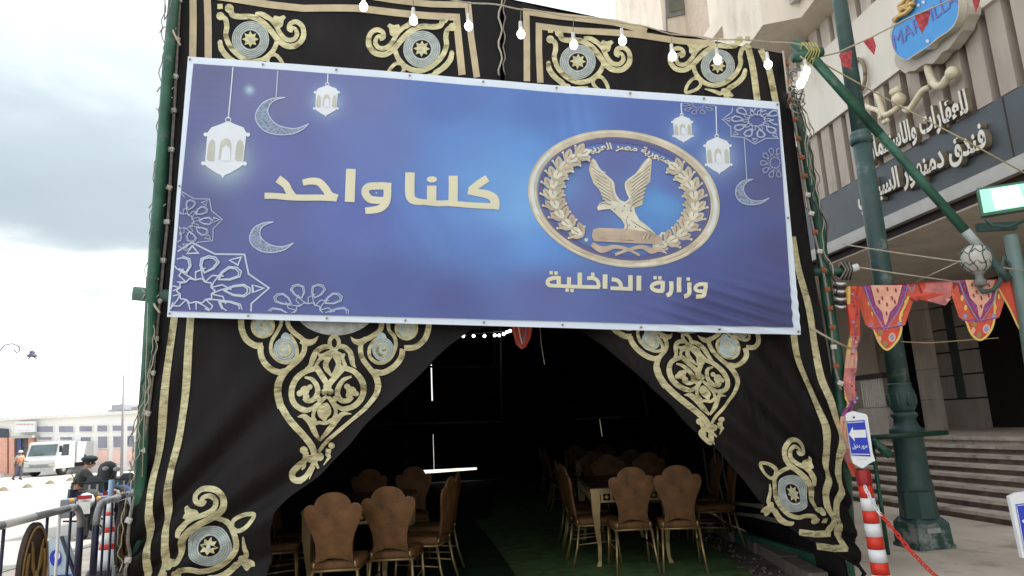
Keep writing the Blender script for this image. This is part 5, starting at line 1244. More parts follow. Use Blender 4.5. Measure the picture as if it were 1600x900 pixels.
so_ = at(1345, 690, 5.52); sn = Vector((-.28, -1, 0)).normalized(); ss = Sheet(so_, sn)
fr = [(92, 150), (130, 118), (190, 100), (350, 140), (374, 170), (440, 640), (472, 735), (390, 775), (320, 830), (290, 828), (190, 770), (165, 700)]
mb = MB(); mb.prism([ss.pt(*TZ(*p)) for p in fr], -sn * .03, WHTP); mb.build('frame', ars)
g = MB(); ss.poly(g, [TZ(*p) for p in [(102, 232), (332, 214), (410, 682), (168, 668)]], BLUES)
g.build('blue_face', ars)
g = MB(); ss.poly(g, [TZ(*p) for p in [(132, 398), (182, 302), (188, 345), (346, 338), (356, 438), (200, 442), (212, 490)]], WHTP)
ss.stroke(g, [TZ(112, 250), TZ(322, 236)], 1.2, WHTP); ss.stroke(g, [TZ(166, 650), TZ(400, 655)], 1.2, WHTP)
sheet_text(ss, g, arabic('مرور دخول'), TZ(182, 592), (190 / 8.19, -6 / 8.19), (-8 / 8.19, -78 / 8.19), WHTP, .012)
ss.disc(g, TZ(197, 180), 1.6, BLK)
for k in range(6): ss.stroke(g, [TZ(240 + k * 22, 716), TZ(250 + k * 22, 716)], .7, CABLE)
g.build('arrow_print', ars)
# chain of red and white plastic links
ch = thing('plastic_chain', 'sagging red and white plastic chain hooked to the striped bollard', 'chain', tuple(at(1355, 768, 5.5)))
cp = [at(1351, 760, 5.45), at(1362, 783, 5.35), at(1373, 800, 5.25), at(1395, 826, 5.1), at(1420, 858, 5.0), at(1445, 884, 4.95), at(1475, 912, 4.9)]
cc = []
for i in range(len(cp) - 1):
    for k in range(8): cc.append(cp[i].lerp(cp[i + 1], k / 8))
tot = 0; pos = [cc[0]]; last = cc[0]
dense = [cc[i].lerp(cc[i + 1], k / 20) for i in range(len(cc) - 1) for k in range(20)]
for p in dense:
    if (p - last).length > .036: pos.append(p); last = p
for i in range(len(pos) - 1):
    a, b = pos[i], pos[i + 1]; t = (b - a).normalized(); s_ = t.orthogonal().normalized(); s_ = Matrix.Rotation((i % 2) * math.pi / 2 + .4, 3, t) @ s_; c = (a + b) / 2
    mb = MB(); mb.tube([c + t * .028 * math.cos(q) + s_ * .013 * math.sin(q) for q in [k * math.pi / 5 for k in range(11)]], .0048, WHTP if i < 8 else REDP, 5, cap=False); mb.build('link', ch)
# sign at the right edge
s2g = thing('street_sign', 'tilted white framed blue sign cut by the right edge of the view', 'sign', tuple(at(1615, 890, 5.0)))
so2 = at(1600, 800, 4.9); ss2 = Sheet(so2, Vector((-.2, -1, .1)).normalized())
mb = MB(); mb.prism([ss2.pt(*p) for p in [(1577, 776), (1590, 770), (1660, 762), (1675, 870), (1598, 872)]], Vector((0, .03, 0)), WHTP); mb.tube([ss2.pt(1640, 865), ss2.pt(1650, 960)], .02, GREYP, 8); mb.build('frame', s2g)
g = MB(); ss2.poly(g, [(1586, 788), (1655, 780), (1668, 858), (1600, 862)], BLUES); ss2.stroke(g, [(1588, 791), (1600, 856)], 1, WHTP); ss2.stroke(g, [(1588, 790), (1650, 783)], 1, WHTP)
ss2.poly(g, [(1596, 814), (1606, 806), (1606, 811), (1640, 808), (1641, 817), (1607, 820), (1608, 826)], WHTP); g.build('blue_face', s2g)
# ------------------------------------------------------------------ chairs and tables
def make_chair():
    r = thing('banquet_chair', 'x', 'chair')
    half = [(.158, .45), (.146, .53), (.150, .60), (.172, .67), (.205, .735), (.232, .79), (.240, .835), (.236, .862), (.216, .882), (.185, .888), (.158, .880), (.150, .884), (.142, .908), (.118, .938), (.08, .960), (.04, .971), (0, .974)]
    half = [(x * .9, z) for x, z in half]; half = [(0, .492), (.06, .488), (.11, .474)] + half
    prof = half + [(-x, z) for x, z in half[-2:0:-1]]
    lean = lambda z: -.20 - (z - .45) * .16
    mb = MB(); n = len(prof)
    # slightly domed padded back
    fr, bk = [], []
    for x, z in prof: fr.append(Vector((x, lean(z) + .012, z))); bk.append(Vector((x, lean(z) - .012, z)))
    mb.add(fr + bk, [(i, (i + 1) % n, n + (i + 1) % n, n + i) for i in range(n)], CHF, True)
    for sgn, base, dep in ((1, fr, .016), (-1, bk, -.014)):
        rings = []; cx, cz = 0, .72
        for k in (1, .85, .6, .3):
            rings.append([Vector((cx + (x - cx) * k, lean(cz + (z - cz) * k) + .012 * sgn + dep * (1 - k ** 3), cz + (z - cz) * k)) for x, z in prof])
        vs = [v for rr in rings for v in rr] + [Vector((0, lean(cz) + .012 * sgn + dep, cz))]
        fs = [(k * n + i, k * n + (i + 1) % n, (k + 1) * n + (i + 1) % n, (k + 1) * n + i) for k in range(3) for i in range(n)] + [(3 * n + i, 3 * n + (i + 1) % n, 4 * n) for i in range(n)]
        if sgn > 0: fs = [f[::-1] for f in fs]
        mb.add(vs, fs, CHF, True)
    mb.tube([Vector((x, lean(z), z)) for x, z in prof], .0085, mat('chair_piping', (.14, .07, .035), .6), 6)
    mb.build('backrest', r)
    mb = MB(); s = []
    for z, k in ((.405, .97), (.42, 1.0), (.45, 1.0), (.468, .94), (.475, .7)):
        s.append([Vector((.185 * k * x, .01 + .205 * k * y, z)) for x, y in [(-1, -.9), (-.9, -1), (0, -1.02), (.9, -1), (1, -.9), (1.06, 0), (1.08, .85), (.95, 1), (0, 1.06), (-.95, 1), (-1.08, .85), (-1.06, 0)]])
    n = 12; vs = [v for q in s for v in q]
    mb.add(vs, [(k * n + i, k * n + (i + 1) % n, (k + 1) * n + (i + 1) % n, (k + 1) * n + i) for k in range(4) for i in range(n)] + [tuple(range(4 * n, 5 * n)), tuple(reversed(range(n)))], CHF, True); mb.build('seat', r)
    mb = MB(); mb.tube([(-.17, -.19, .395), (.17, -.19, .395), (.19, .19, .395), (-.19, .19, .395), (-.17, -.19, .395)], .011, CHG, 6)
    mb.tube([(-.16, -.19, .40), (-.155, -.205, .46)], .010, CHG, 6); mb.tube([(.16, -.19, .40), (.155, -.205, .46)], .010, CHG, 6)
    mb.build('seat_frame', r)
    for x, y, dx, dy in ((-.17, -.19, -.03, -.09), (.17, -.19, .03, -.09), (-.185, .185, -.02, .03), (.185, .185, .02, .03)):
        mb = MB(); mb.tube([(x, y, .39), (x + dx * .4, y + dy * .35, .2), (x + dx, y + dy, 0.0)], [.013, .012, .010], CHG, 7); mb.build('leg', r)
    for x in (-.185, .185):
        mb = MB(); mb.tube([(x * .97, -.20, .22), (x, .19, .24)], .008, CHG, 6); mb.build('stretcher', r)
    return r
def make_table(w=.8, l=1.7):
    r = thing('banquet_table', 'x', 'table')
    mb = MB(); mb.box((0, 0, .735), (w, l, .03), TABM); mb.box((0, 0, .754), (w - .02, l - .02, .008), mat('table_top_glass', (.09, .06, .035), .3, var=.1)); mb.build('table_top', r)
    mb = MB()
    for sx, sy, ln, ax in ((0, -l / 2 + .02, w, 0), (0, l / 2 - .02, w, 0), (-w / 2 + .02, 0, l, 1), (w / 2 - .02, 0, l, 1)):
        def bar(u0, u1, z0, z1):
            c = ((u0 + u1) / 2, 0) if ax == 0 else (0, (u0 + u1) / 2); d = (u1 - u0, .012) if ax == 0 else (.012, u1 - u0)
            mb.box((sx + c[0], sy + c[1], (z0 + z1) / 2), (d[0], d[1], z1 - z0), TABM)
        bar(-ln / 2 + .02, ln / 2 - .02, .70, .72); bar(-ln / 2 + .02, ln / 2 - .02, .615, .635)
        k = int(ln / .09)
        for i in range(k + 1):
            u = -ln / 2 + .02 + (ln - .04) * i / k; bar(u - .012, u + .012, .635, .70)
            if i < k:
                m_ = u + (ln - .04) / k / 2; c = Vector((sx + (m_ if ax == 0 else 0), sy + (m_ if ax else 0), .667)); mb.box(c, (.03 if ax == 0 else .008, .03 if ax else .008, .03), TABM, Matrix.Rotation(.78, 3, 'Y' if ax == 0 else 'X'))
    mb.build('apron', r)
    for sx in (-1, 1):
        for sy in (-1, 1):
            mb = MB(); pr = [(.72, 0, .055), (.62, 0, .055), (.50, .004, .046), (.36, .0, .034), (.20, -.012, .024), (.06, -.006, .020), (0, .012, .030)]
            vs = []
            for z, o, h in pr:
                c = Vector((sx * (w / 2 - .05 + o), sy * (l / 2 - .05 + o), z)); vs += [c + Vector((a * h * .8, b * h * .8, 0)) for a, b in ((-1, -1), (1, -1), (1, 1), (-1, 1))]
            fs = [(k * 4 + i, (k + 1) * 4 + i, (k + 1) * 4 + (i + 1) % 4, k * 4 + (i + 1) % 4) for k in range(len(pr) - 1) for i in range(4)] + [(0, 1, 2, 3), tuple(range(len(pr) * 4 - 1, len(pr) * 4 - 5, -1))]
            mb.add(vs, fs, TABM, False); mb.build('leg', r)
    return r
chair0 = make_chair(); table0 = make_table(); firstc = [True]; firstt = [True]
def chair(x, y, rz, label, group='brown crown backed chairs round the tables'):
    if firstc[0]:
        firstc[0] = False; chair0.location = (x, y, .012); chair0.rotation_euler = (0, 0, rz); chair0['label'] = label; chair0['group'] = group; return chair0
    return copy_thing(chair0, (x, y, .018 if x < 0 else .012), rz, label, group)
def table(x, y, rz, label):
    if firstt[0]:
        firstt[0] = False; table0.location = (x, y, .012); table0.rotation_euler = (0, 0, rz); table0['label'] = label; table0['group'] = 'gilt banquet tables'; return table0
    return copy_thing(table0, (x, y, .018 if x < 0 else .012), rz, label, 'gilt banquet tables')
def cpos(px, py_top, z=.97):   # where a chair back top seen at px, py stands
    return gz(px, py_top, z)
pA, pB, pC, pD = gz(984, 733, .97), gz(1061, 730, .97), gz(517, 775, .97), gz(608, 765, .97)
chair(pA.x, pA.y + .27, .03, 'brown crown backed chair seen from behind at the near right table, left of the pair')
chair(pB.x, pB.y + .27, -.10, 'brown crown backed chair seen from behind at the near right table, right of the pair')
chair(pC.x, pC.y + .27, .05, 'leftmost of the two large brown chair backs near the tent entrance on the left')
chair(pD.x, pD.y + .27, -.04, 'right one of the two large brown chair backs near the tent entrance on the left')
tl_ = gz(936, 888); table(tl_.x + .36, tl_.y + .80, 0, 'gilt table with pierced apron behind the right pair of chairs nearest the entrance')
table(-1.60, 7.4, 0, 'gilt table behind the left pair of chairs nearest the entrance')
chair(.72, 7.55, -1.45, 'chair in side view at the left flank of the near right table, nearer one')
chair(.72, 8.15, -1.5, 'chair in side view at the left flank of the near right table, second one')
chair(.70, 8.75, -1.52, 'chair in side view at the left flank of the near right table, farthest one')
chair(2.1, 8.1, 1.5, 'chair at the right flank of the near right table beside the tent wall', ); chair(2.1, 8.75, 1.6, 'second chair at the right flank of the near right table beside the tent wall')
chair(1.15, 9.35, 3.1, 'dim chair facing the entrance at the far end of the near right table, left one'); chair(1.72, 9.35, 3.2, 'dim chair facing the entrance at the far end of the near right table, right one')
chair(-.93, 6.75, 1.35, 'chair in side view at the aisle flank of the near left table, nearer one'); chair(-.93, 7.45, 1.5, 'chair in side view at the aisle flank of the near left table, farther one')
chair(-2.3, 6.75, -1.3, 'chair tucked at the outer flank of the near left table beside the curtain'); chair(-2.3, 7.45, -1.5, 'chair at the outer flank of the near left table, farther from the entrance')
chair(-1.87, 8.55, 3.1, 'dim chair facing the entrance beyond the near left table, left one'); chair(-1.30, 8.55, 3.2, 'dim chair facing the entrance beyond the near left table, right one')
row = 0
for yb, nm in ((11.2, 'second'), (14.6, 'third')):
    for sx, side in ((1.40, 'right'), (-2.0, 'left')):
        if side == 'left' and yb > 11: continue
        table(sx, yb + 1.15, 0, f'dim gilt table of the {nm} row on the {side} side of the aisle')
        for dx, dy, rz, nm2 in ((-.3, 0, .03, 'near end, left seat'), (.3, .02, -.04, 'near end, right seat'), (-.7, .75, -1.5, 'left flank, nearer seat'), (-.7, 1.45, -1.55, 'left flank, farther seat'), (.7, .75, 1.5, 'right flank, nearer seat'), (.7, 1.45, 1.55, 'right flank, farther seat')):
            if side == 'left' and dx > .5: continue
            chair(sx + dx, yb + dy, rz, f'dim chair of the {nm} row on the {side} side, {nm2}')
ORD = ['first', 'second', 'third', 'fourth', 'fifth', 'sixth', 'seventh', 'eighth', 'ninth']
# kerb stones and debris along the right inner wall
for k in range(9):
    mb = MB(); c = Vector((2.42 - k * .0 + .05 * math.sin(k), 6.5 + k * .75, .06)); mb.box(c, (.16, .70, .11), mat('dusty_dark_kerb', (.16, .13, .11), .9, var=.3, nscale=8, bump=.4), Matrix.Rotation(-.03 + .05 * math.sin(k * 3), 3, 'Z'))
    tag(mb.build('kerb_block'), ORD[k] + ' dusty kerb block from the entrance along the right inner wall of the tent', 'kerb block', 'kerb blocks along the right inner wall')
mb = MB()
for k in range(160):
    y = random.uniform(6.3, 11); x = 2.3 + random.gauss(-.15, .1); s_ = random.uniform(.006, .02); mb.box((x, y, .01 + s_ / 2), (s_ * 1.6, s_, s_), mat('dusty_dark_kerb', (.2, .2, .2)) if k % 3 else RUBB, Matrix.Rotation(random.uniform(0, 3), 3, 'Z'))
o = tag(mb.build('rubble'), 'small rubble and grit along the foot of the right inner wall', 'rubble'); o['kind'] = 'stuff'
# patterned pennant just inside the entrance
mb = MB(); pn = Sheet(at(815, 525, 6.3), Vector((0, -1, 0)))
mb.prism([pn.pt(*p) for p in [(797, 495), (834, 497), (829, 528), (822, 542), (815, 546), (806, 538), (801, 520)]], (0, .008, 0), KR)
for pts, c, w_ in (([(808, 500), (812, 522), (816, 538)], WHTP, 2), ([(822, 500), (821, 520), (817, 538)], KB, 2.4), ([(800, 503), (806, 528), (815, 544)], KPK, 2)): pn.stroke(mb, pts, w_, c, base=.0)
tag(mb.build('pennant'), 'single red patterned pennant hanging in the dark entrance under the banner', 'pennant')
for lab, pts in (('thin pale cord hanging in the entrance right of the pennant', [(843, 505), (846, 540), (851, 570)]), ('thin cord hanging farther right in the dark entrance', [(937, 655), (941, 682)])):
    rope(lab, [at(x, y, 6.4) for x, y in pts], .004)
# ------------------------------------------------------------------ left side: barriers
def barrier(name, label, P0, P1, curve0, curve1, emblem_u, plate, ztop=1.0, first=False):
    r = thing(name, label, 'barrier', (P0.x, P0.y, 0), 'crowd barriers beside the tent'); D = (P1 - P0); Ld = D.length; u = D.normalized(); nrm = Vector((u.y, -u.x, 0))
    if nrm.dot(CP - P0) < 0: nrm = -nrm
    P = lambda t, z, o=0: P0 + u * t + Vector((0, 0, z)) + nrm * o
    def arc(t0, sgn): return [P(t0 + sgn * (-.16 + .16 * math.cos(a)), ztop - .16 + .16 * math.sin(a)) for a in [k * math.pi / 12 for k in range(7)]]
    # top rail in alternating painted lengths
    t = curve0 and .16 or 0; tend = Ld - (.16 if curve1 else 0); k = 0; seg = .55
    while t < tend - .01:
        t2 = min(tend, t + (seg if k % 2 else seg * .75)); mb = MB(); mb.tube([P(t, ztop), P(t2, ztop)], .026, GREYP if k % 2 else WHTR, 10); mb.build('top_rail', r); t = t2; k += 1
    for flag, t0, sg in ((curve1, Ld, 1), (curve0, 0, -1)):
        if flag:
            mb = MB(); mb.tube(arc(t0, sg)[::-1], .026, GREYP, 10); mb.build('rail_bend', r)
            z = ztop - .16
            for h, mt in ((.36, NAVY), (.07, REDP), (.20, WHTP), (.2, NAVY)):
                mb = MB(); mb.tube([P(t0, z), P(t0, max(0, z - h))], .026, mt, 10); mb.build('post', r); z = max(0, z - h)
    mb = MB(); mb.tube([P(0, .16), P(Ld, .16)], .018, NAVY, 8); mb.build('bottom_rail', r)
    nb = int(Ld / .19)
    for i in range(1, nb):
        t = Ld * i / nb
        if abs(t - emblem_u) < .17: continue
        mb = MB(); mb.tube([P(t, .16), P(t, ztop - .02)], .010, NAVY if i % 3 else WHTR, 6); mb.build('bar', r)
    # oval emblem plate
    c = P(emblem_u, ztop - .33, .02)
    es = Sheet(c + nrm * .018, nrm)
    mb = MB(); N_ = 28; e = [c + u * (.19 * math.cos(2 * math.pi * k / N_)) + Vector((0, 0, .30 * math.sin(2 * math.pi * k / N_))) for k in range(N_)]
    mb.prism([p + nrm * .015 for p in e], -nrm * .03, BRDK); em = mb.build('emblem_plate', r)
    mb = MB(); ee = lambda sx, sz, o: c + u * (.19 * sx) + Vector((0, 0, .30 * sz)) + nrm * o
    mb.tube([ee(.9 * math.cos(a), .9 * math.sin(a), .02) for a in [2 * math.pi * k / 24 for k in range(25)]], .007, BRONZE, 6)
    mb.tube([ee(.66 * math.cos(a), .70 * math.sin(a), .02) for a in [math.radians(-215 + 250 * k / 20) for k in range(21)]], .012, BRONZE, 5)
    for pts in ([(-.42, .62), (-.30, .1), (-.05, -.1)], [(.42, .62), (.28, .1), (.05, -.1)], [(-.32, .5), (-.2, .05), (0, -.2)], [(.32, .5), (.2, .05), (0, -.2)]): mb.tube([ee(x, z, .024) for x, z in pts], [.006, .011, .008], BRONZE, 5)
    mb.tube([ee(-.12, 0, .024), ee(.05, -.2, .03), ee(.22, -.48, .024)], [.012, .018, .010], BRONZE, 6); mb.tube([ee(-.45, -.55, .024), ee(.45, -.6, .024)], .012, BRONZE, 6)
    mb.build('emblem_relief', em)
    if plate:
        mb = MB(); mb.prism([P(plate[0], .46, .03), P(plate[1], .46, .03), P(plate[1], .20, .03), P(plate[0], .20, .03)], -nrm * .02, mat('grey_notice', (.30, .32, .32), .5, var=.2)); pl_ = mb.build('notice_plate', r)
        mb = MB(); mb.tube([P(plate[0], .46, .036), P(plate[1], .46, .036)], .008, BLK, 5)
        for kk in range(3):
            mb.tube([P(plate[0] + .04, .40 - kk * .06, .034), P(plate[0] + .12, .405 - kk * .06, .034), P(plate[1] - .06, .40 - kk * .06, .034)], .004, BLK, 4)
        mb.build('notice_print', pl_)
    return r
bA0 = gz(-160, 862, 1.0); bA1 = gz(128, 789, 1.0); bB0 = gz(152, 787, 1.0); bB1 = gz(232, 763, 1.0)
for v in (bA0, bA1, bB0, bB1): v.z = 0
u_ = (bA1 - bA0).length
eA = gz(60, 808, 1.0); eA.z = 0
barrier('crowd_barrier', 'steel crowd barrier with grey and white rail and oval bronze emblem, lower left', bA0, bA1, False, True, (eA - bA0).length, None)
eB = gz(196, 775, 1.0); eB.z = 0
barrier('crowd_barrier', 'farther crowd barrier ending behind the left tent pole, with grey notice plate', bB0, bB1, True, False, (eB - bB0).length, ((eB - bB0).length - .22, (eB - bB0).length + .35))
# A-board, striped delineator
ab = thing('folding_sign', 'blue and white folding board standing behind the near barrier', 'sign', (at(100, 880, 7.2).x, 7.2, 0))
Yb = 7.4
q = [at(74, 846, Yb), at(96, 838, Yb), at(128, 930, Yb), at(76, 930, Yb)]
mb = MB(); mb.prism(q, (.03, .05, 0), mat('pale_blue_board', (.42, .52, .60), .5)); mb.tube([q[1], q[2]], .018, NAVY, 6); mb.tube([q[0], q[3]], .012, GREYP, 6); mb.build('board', ab)
g = MB(); bs = Sheet(q[0] - Vector((0, .006, 0)), Vector((0, -1, 0))); bs.disc(g, (87, 872), 9, BLUES, ry=13); bs.disc(g, (90, 868), 4.5, WHTP, ry=6); bs.stroke(g, [(80, 902), (112, 900)], 6, BLUES); g.build('blue_print', ab)
dl = thing('traffic_delineator', 'red and white striped traffic post with reflectors between the two barriers', 'traffic post', (at(168, 860, 8.2).x, 8.2, 0))
zz = [0, .09, .30, .36, .48, .54, .66, .70, .80, 1.05]; mts = [BLK, WHTP, REDP, WHTP, REDP, WHTP, REDP, WHTP, mat('pale_blue_sticker', (.3, .45, .62), .5)]
for k in range(9):
    mb = MB(); f = lambda z: .13 - .10 * min(1, z / .75); o_ = Vector((at(168, 860, 8.2).x, 8.2, 0)); mb.lathe(o_, [(f(zz[k]) if k else .22, zz[k]), (f(zz[k + 1]) if k else .18, zz[k + 1])], mts[k], 14); mb.build('band', dl)
# ------------------------------------------------------------------ motorcycles
def motorcycle(label, loc, rz, body, accent, case, group='police motorcycles at the kerb'):
    r = thing('motorcycle', label, 'motorcycle', (0, 0, 0), group)
    # +y is forward, rear wheel at y=-.7
    for y, n_ in ((-.72, 'wheel'), (.72, 'wheel')):
        mb = MB(); c = Vector((0, y, .32))
        mb.tube([c + Vector((0, .26 * math.cos(a), .26 * math.sin(a))) for a in [2 * math.pi * k / 24 for k in range(25)]], .065, BLK, 8, cap=False); wh = mb.build('wheel', r)
        mb = MB(); mb.lathe(c - Vector((.03, 0, 0)), [(.06, 0), (.07, .03), (.06, .06)], STEEL, 12, ax=(1, 0, 0))
        for k in range(6):
            a = k * math.pi / 3; mb.tube([c, c + Vector((0, .22 * math.cos(a), .22 * math.sin(a)))], .014, STEEL, 5)
        mb.build('rim', wh)
    mb = MB(); mb.tube([(0, -.35, .62), (0, 0, .70), (0, .35, .72)], [.14, .20, .15], body, 12); mb.build('fuel_tank', r)
    mb = MB(); mb.tube([(0, -.85, .82), (0, -.5, .76), (0, -.1, .76)], [.09, .15, .12], BLK, 10); mb.build('seat', r)
    mb = MB(); mb.tube([(0, -1.0, .78), (0, -.8, .72), (0, -.5, .66)], [.10, .15, .12], accent, 10); mb.build('tail_fairing', r)
    mb = MB(); mb.box((0, -1.06, .80), (.24, .06, .07), REDD); mb.build('tail_light', r)
    mb = MB(); mb.box((0, -1.08, .60), (.20, .015, .22), mat('number_plate_white', (.55, .58, .56), .5)); mb.build('number_plate', r)
    mb = MB(); mb.box((0, 0, .38), (.30, .42, .34), mat('engine_metal', (.10, .10, .11), .4, .5)); mb.tube([(.16, .1, .3), (.2, -.4, .28), (.2, -.95, .36)], .05, STEEL, 8); mb.tube([(0, -.72, .32), (0, -.2, .45), (0, .3, .62), (0, .45, .85)], .035, BLK, 6); mb.build('engine', r)
    mb = MB(); mb.tube([(-.07, .72, .32), (-.07, .48, .95)], .025, STEEL, 6); mb.tube([(.07, .72, .32), (.07, .48, .95)], .025, STEEL, 6); mb.build('fork', r)
    mb = MB(); mb.tube([(-.38, .25, 1.02), (-.2, .42, 1.0), (.2, .42, 1.0), (.38, .25, 1.02)], .016, BLK, 6); mb.build('handlebar', r)
    mb = MB(); mb.prism([Vector(v) for v in [(-.20, .55, .78), (.20, .55, .78), (.18, .50, 1.0), (.09, .46, 1.12), (-.09, .46, 1.12), (-.18, .50, 1.0)]], (0, .03, .0), mat('smoked_windshield', (.10, .12, .13), .2)); mb.lathe((0, .60, .85), [(.09, 0), (.10, .05)], WHTP, 12, ax=(0, 1, 0)); mb.build('windshield', r)
    for s_ in (-1, 1):
        mb = MB(); mb.tube([(s_ * .3, .30, 1.02), (s_ * .40, .30, 1.22)], .009, BLK, 5); mb.ball((s_ * .42, .30, 1.25), .07, GREYP, 8, (1, .3, .7)); mb.build('mirror', r)
        mb = MB(); mb.box((s_ * .30, -.72, .60), (.22, .46, .34), case); mb.build('pannier', r)
    for s_ in (-1, 1):
        mb = MB(); mb.tube([(s_ * .18, -.05, .28), (s_ * .45, -.02, .30)], .02, BLK, 6); mb.build('footrest', r)
        mb = MB(); mb.ball((s_ * .22, -1.0, .76), .04, mat('amber_lens', (.7, .3, .05), .3), 8); mb.build('indicator', r)
    mb = MB(); mb.tube([(.1, -.1, .3), (.35, -.15, 0)], .015, BLK, 5); mb.build('side_stand', r)
    r.location = loc; r.rotation_euler = (0, 0, rz); return r
m0 = at(140, 800, 14.8)
M1 = motorcycle('white and black motorcycle seen from behind with red tail light and pale plate', (m0.x, 14.8, -.31), .45, mat('dark_grey_tank', (.05, .055, .06), .3), WHTP, mat('grey_case', (.16, .18, .21), .5))
m1 = at(190, 780, 15.8)
M2 = motorcycle('white and blue motorcycle parked nearer the tent pole', (m1.x, 15.8, -.31), .30, mat('blue_tank', (.03, .10, .40), .35), WHTP, mat('pale_blue_case', (.45, .55, .62), .4))
m2 = at(196, 760, 20.5)
M3 = motorcycle('blue white motorcycle behind the others beside the tent pole', (m2.x, 20.5, -.31), -.6, mat('cyan_paint', (.10, .35, .45), .4), mat('cyan_paint', (.10, .35, .45), .4), BLUES)
mb = MB(); c = at(168, 742, 16.2); mb.tube([c + Vector((0, 0, -.34)), c + Vector((-.02, 0, -.1)), c + Vector((0, 0, .14)), c + Vector((.0, 0, .24)), c + Vector((.0, 0, .30))], [.16, .20, .20, .16, .06], mat('black_cover', (.02, .022, .025), .6), 12); 
mb.tube([c + Vector((0, 0, -.3)), Vector((c.x, c.y, -.31))], .03, BLK, 6); tag(mb.build('covered_case'), 'tall rounded black carrying case standing by the officer on the motorcycles', 'case')
# ------------------------------------------------------------------ people
def skin_mesh(name, joints, edges, radii, mt, par, sub=1):
    me = bpy.data.meshes.new(name); me.from_pydata([tuple(j) for j in joints], edges, []); o = bpy.data.objects.new(name, me); COL.objects.link(o)
    me.materials.append(mt); md = o.modifiers.new('skin', 'SKIN'); md.use_smooth_shade = True
    for i, r in enumerate(radii): me.skin_vertices[0].data[i].radius = (r, r) if not isinstance(r, tuple) else r
    me.skin_vertices[0].data[0].use_root = True
    sb = o.modifiers.new('sub', 'SUBSURF'); sb.levels = sub; sb.render_levels = sub
    ev = o.evaluated_get(bpy.context.evaluated_depsgraph_get()); m2_ = bpy.data.meshes.new_from_object(ev)
    for p in m2_.polygons: p.use_smooth = True
    o2 = bpy.data.objects.new(name, m2_); COL.objects.link(o2); bpy.data.objects.remove(o)
    if not m2_.materials: m2_.materials.append(mt)
    o2.parent = par; return o2
def person(label, P, cloth_top, cloth_leg, hat, loc, rz, s=1.0, vest=None, hatkind='beret'):
    """P: dict of joints in metres, x right, y forward, z up"""
    r = thing('person', label, 'person')
    names = ['pelvis', 'belly', 'chest', 'neck', 'head', 'crown', 'lsh', 'lel', 'lwr', 'lhd', 'rsh', 'rel', 'rwr', 'rhd', 'lhip', 'lkn', 'lan', 'lto', 'rhip', 'rkn', 'ran', 'rto']
    J = [Vector(P[n]) for n in names]; E_ = [(0, 1), (1, 2), (2, 3), (3, 4), (4, 5), (2, 6), (6, 7), (7, 8), (8, 9), (2, 10), (10, 11), (11, 12), (12, 13), (0, 14), (14, 15), (15, 16), (16, 17), (0, 18), (18, 19), (19, 20), (20, 21)]
    R_ = [.14, .13, (.17, .13), .055, .10, .075, .07, .048, .032, .035, .07, .048, .032, .035, .10, .065, .045, .04, .10, .065, .045, .04]
    skin_mesh('body', J, E_, R_, SKIN, r)
    R2 = [v if not isinstance(v, tuple) else v for v in R_]
    # jacket: torso and sleeves, trousers: legs, a little thicker than the body
    idx = [0, 1, 2, 6, 7, 8, 10, 11, 12]; g = lambda k: J[k]
    skin_mesh('jacket', [J[0], J[1], J[2], J[6], J[7], J[8].lerp(J[7], .15), J[10], J[11], J[12].lerp(J[11], .15)], [(0, 1), (1, 2), (2, 3), (3, 4), (4, 5), (2, 6), (6, 7), (7, 8)], [.165, .155, (.20, .15), .095, .066, .05, .095, .066, .05], cloth_top, r)
    skin_mesh('trousers', [J[0] + Vector((0, 0, .02)), J[14], J[15], J[16], J[18], J[19], J[20]], [(0, 1), (1, 2), (2, 3), (0, 4), (4, 5), (5, 6)], [.155, .115, .085, .06, .115, .085, .06], cloth_leg, r)
    mb = MB()
    for k in (16, 20): mb.tube([J[k] + Vector((0, -.05, -.02)), J[k + 1] * .5 + J[k] * .5 + Vector((0, 0, -.02)), J[k + 1] + Vector((0, .03, 0))], [.05, .052, .04], BLK, 8)
    mb.build('shoes', r)
    # hands: palm with five fingers
    for w_, h in ((8, 9), (12, 13)):
        d = (J[h] - J[w_]).normalized(); sd_ = d.orthogonal().normalized(); c = J[h]
        mb = MB(); mb.tube([J[w_], c, c + d * .03], [.026, .036, .034], SKIN, 8)
        for k in range(4): o_ = sd_ * (.024 - k * .016); mb.tube([c + d * .02 + o_, c + d * (.075 + .01 * (k in (1, 2))) + o_ * 1.2, c + d * (.10 + .012 * (k in (1, 2))) + o_ * 1.1 + d.cross(sd_) * .02], [.010, .009, .007], SKIN, 5)
        mb.tube([c + sd_ * .025, c + sd_ * .055 + d * .03, c + sd_ * .06 + d * .06], [.012, .010, .008], SKIN, 5); mb.build('hand', r)
    hd = J[4].lerp(J[5], .3); up = (J[5] - J[4]).normalized(); fwd = (Vector((0, 1, 0)) - up * up.y).normalized(); rt = fwd.cross(up)
    mb = MB(); mb.tube([hd + fwd * .088 + up * .02, hd + fwd * .115 - up * .02, hd + fwd * .09 - up * .035], [.012, .018, .014], SKIN, 6)
    for s_ in (-1, 1):
        mb.ball(hd + fwd * .088 + rt * .035 * s_ + up * .015, .012, WHTP, 6); mb.ball(hd + fwd * .098 + rt * .035 * s_ + up * .015, .006, BLK, 6); mb.ball(hd + rt * .098 * s_ - up * .01, .025, SKIN, 6, (.4, .7, 1.2))
    mb.tube([hd + fwd * .088 - up * .06 - rt * .025, hd + fwd * .096 - up * .062, hd + fwd * .088 - up * .06 + rt * .025], .006, mat('lip', (.25, .08, .06)), 5); mb.build('face', r)
    mb = MB(); mb.ball(hd + up * .02 - fwd * .012, .107, BLK, 10, (1, 1.05, 1)); mb.build('hair', r) if hatkind != 'none' else None
    mb = MB()
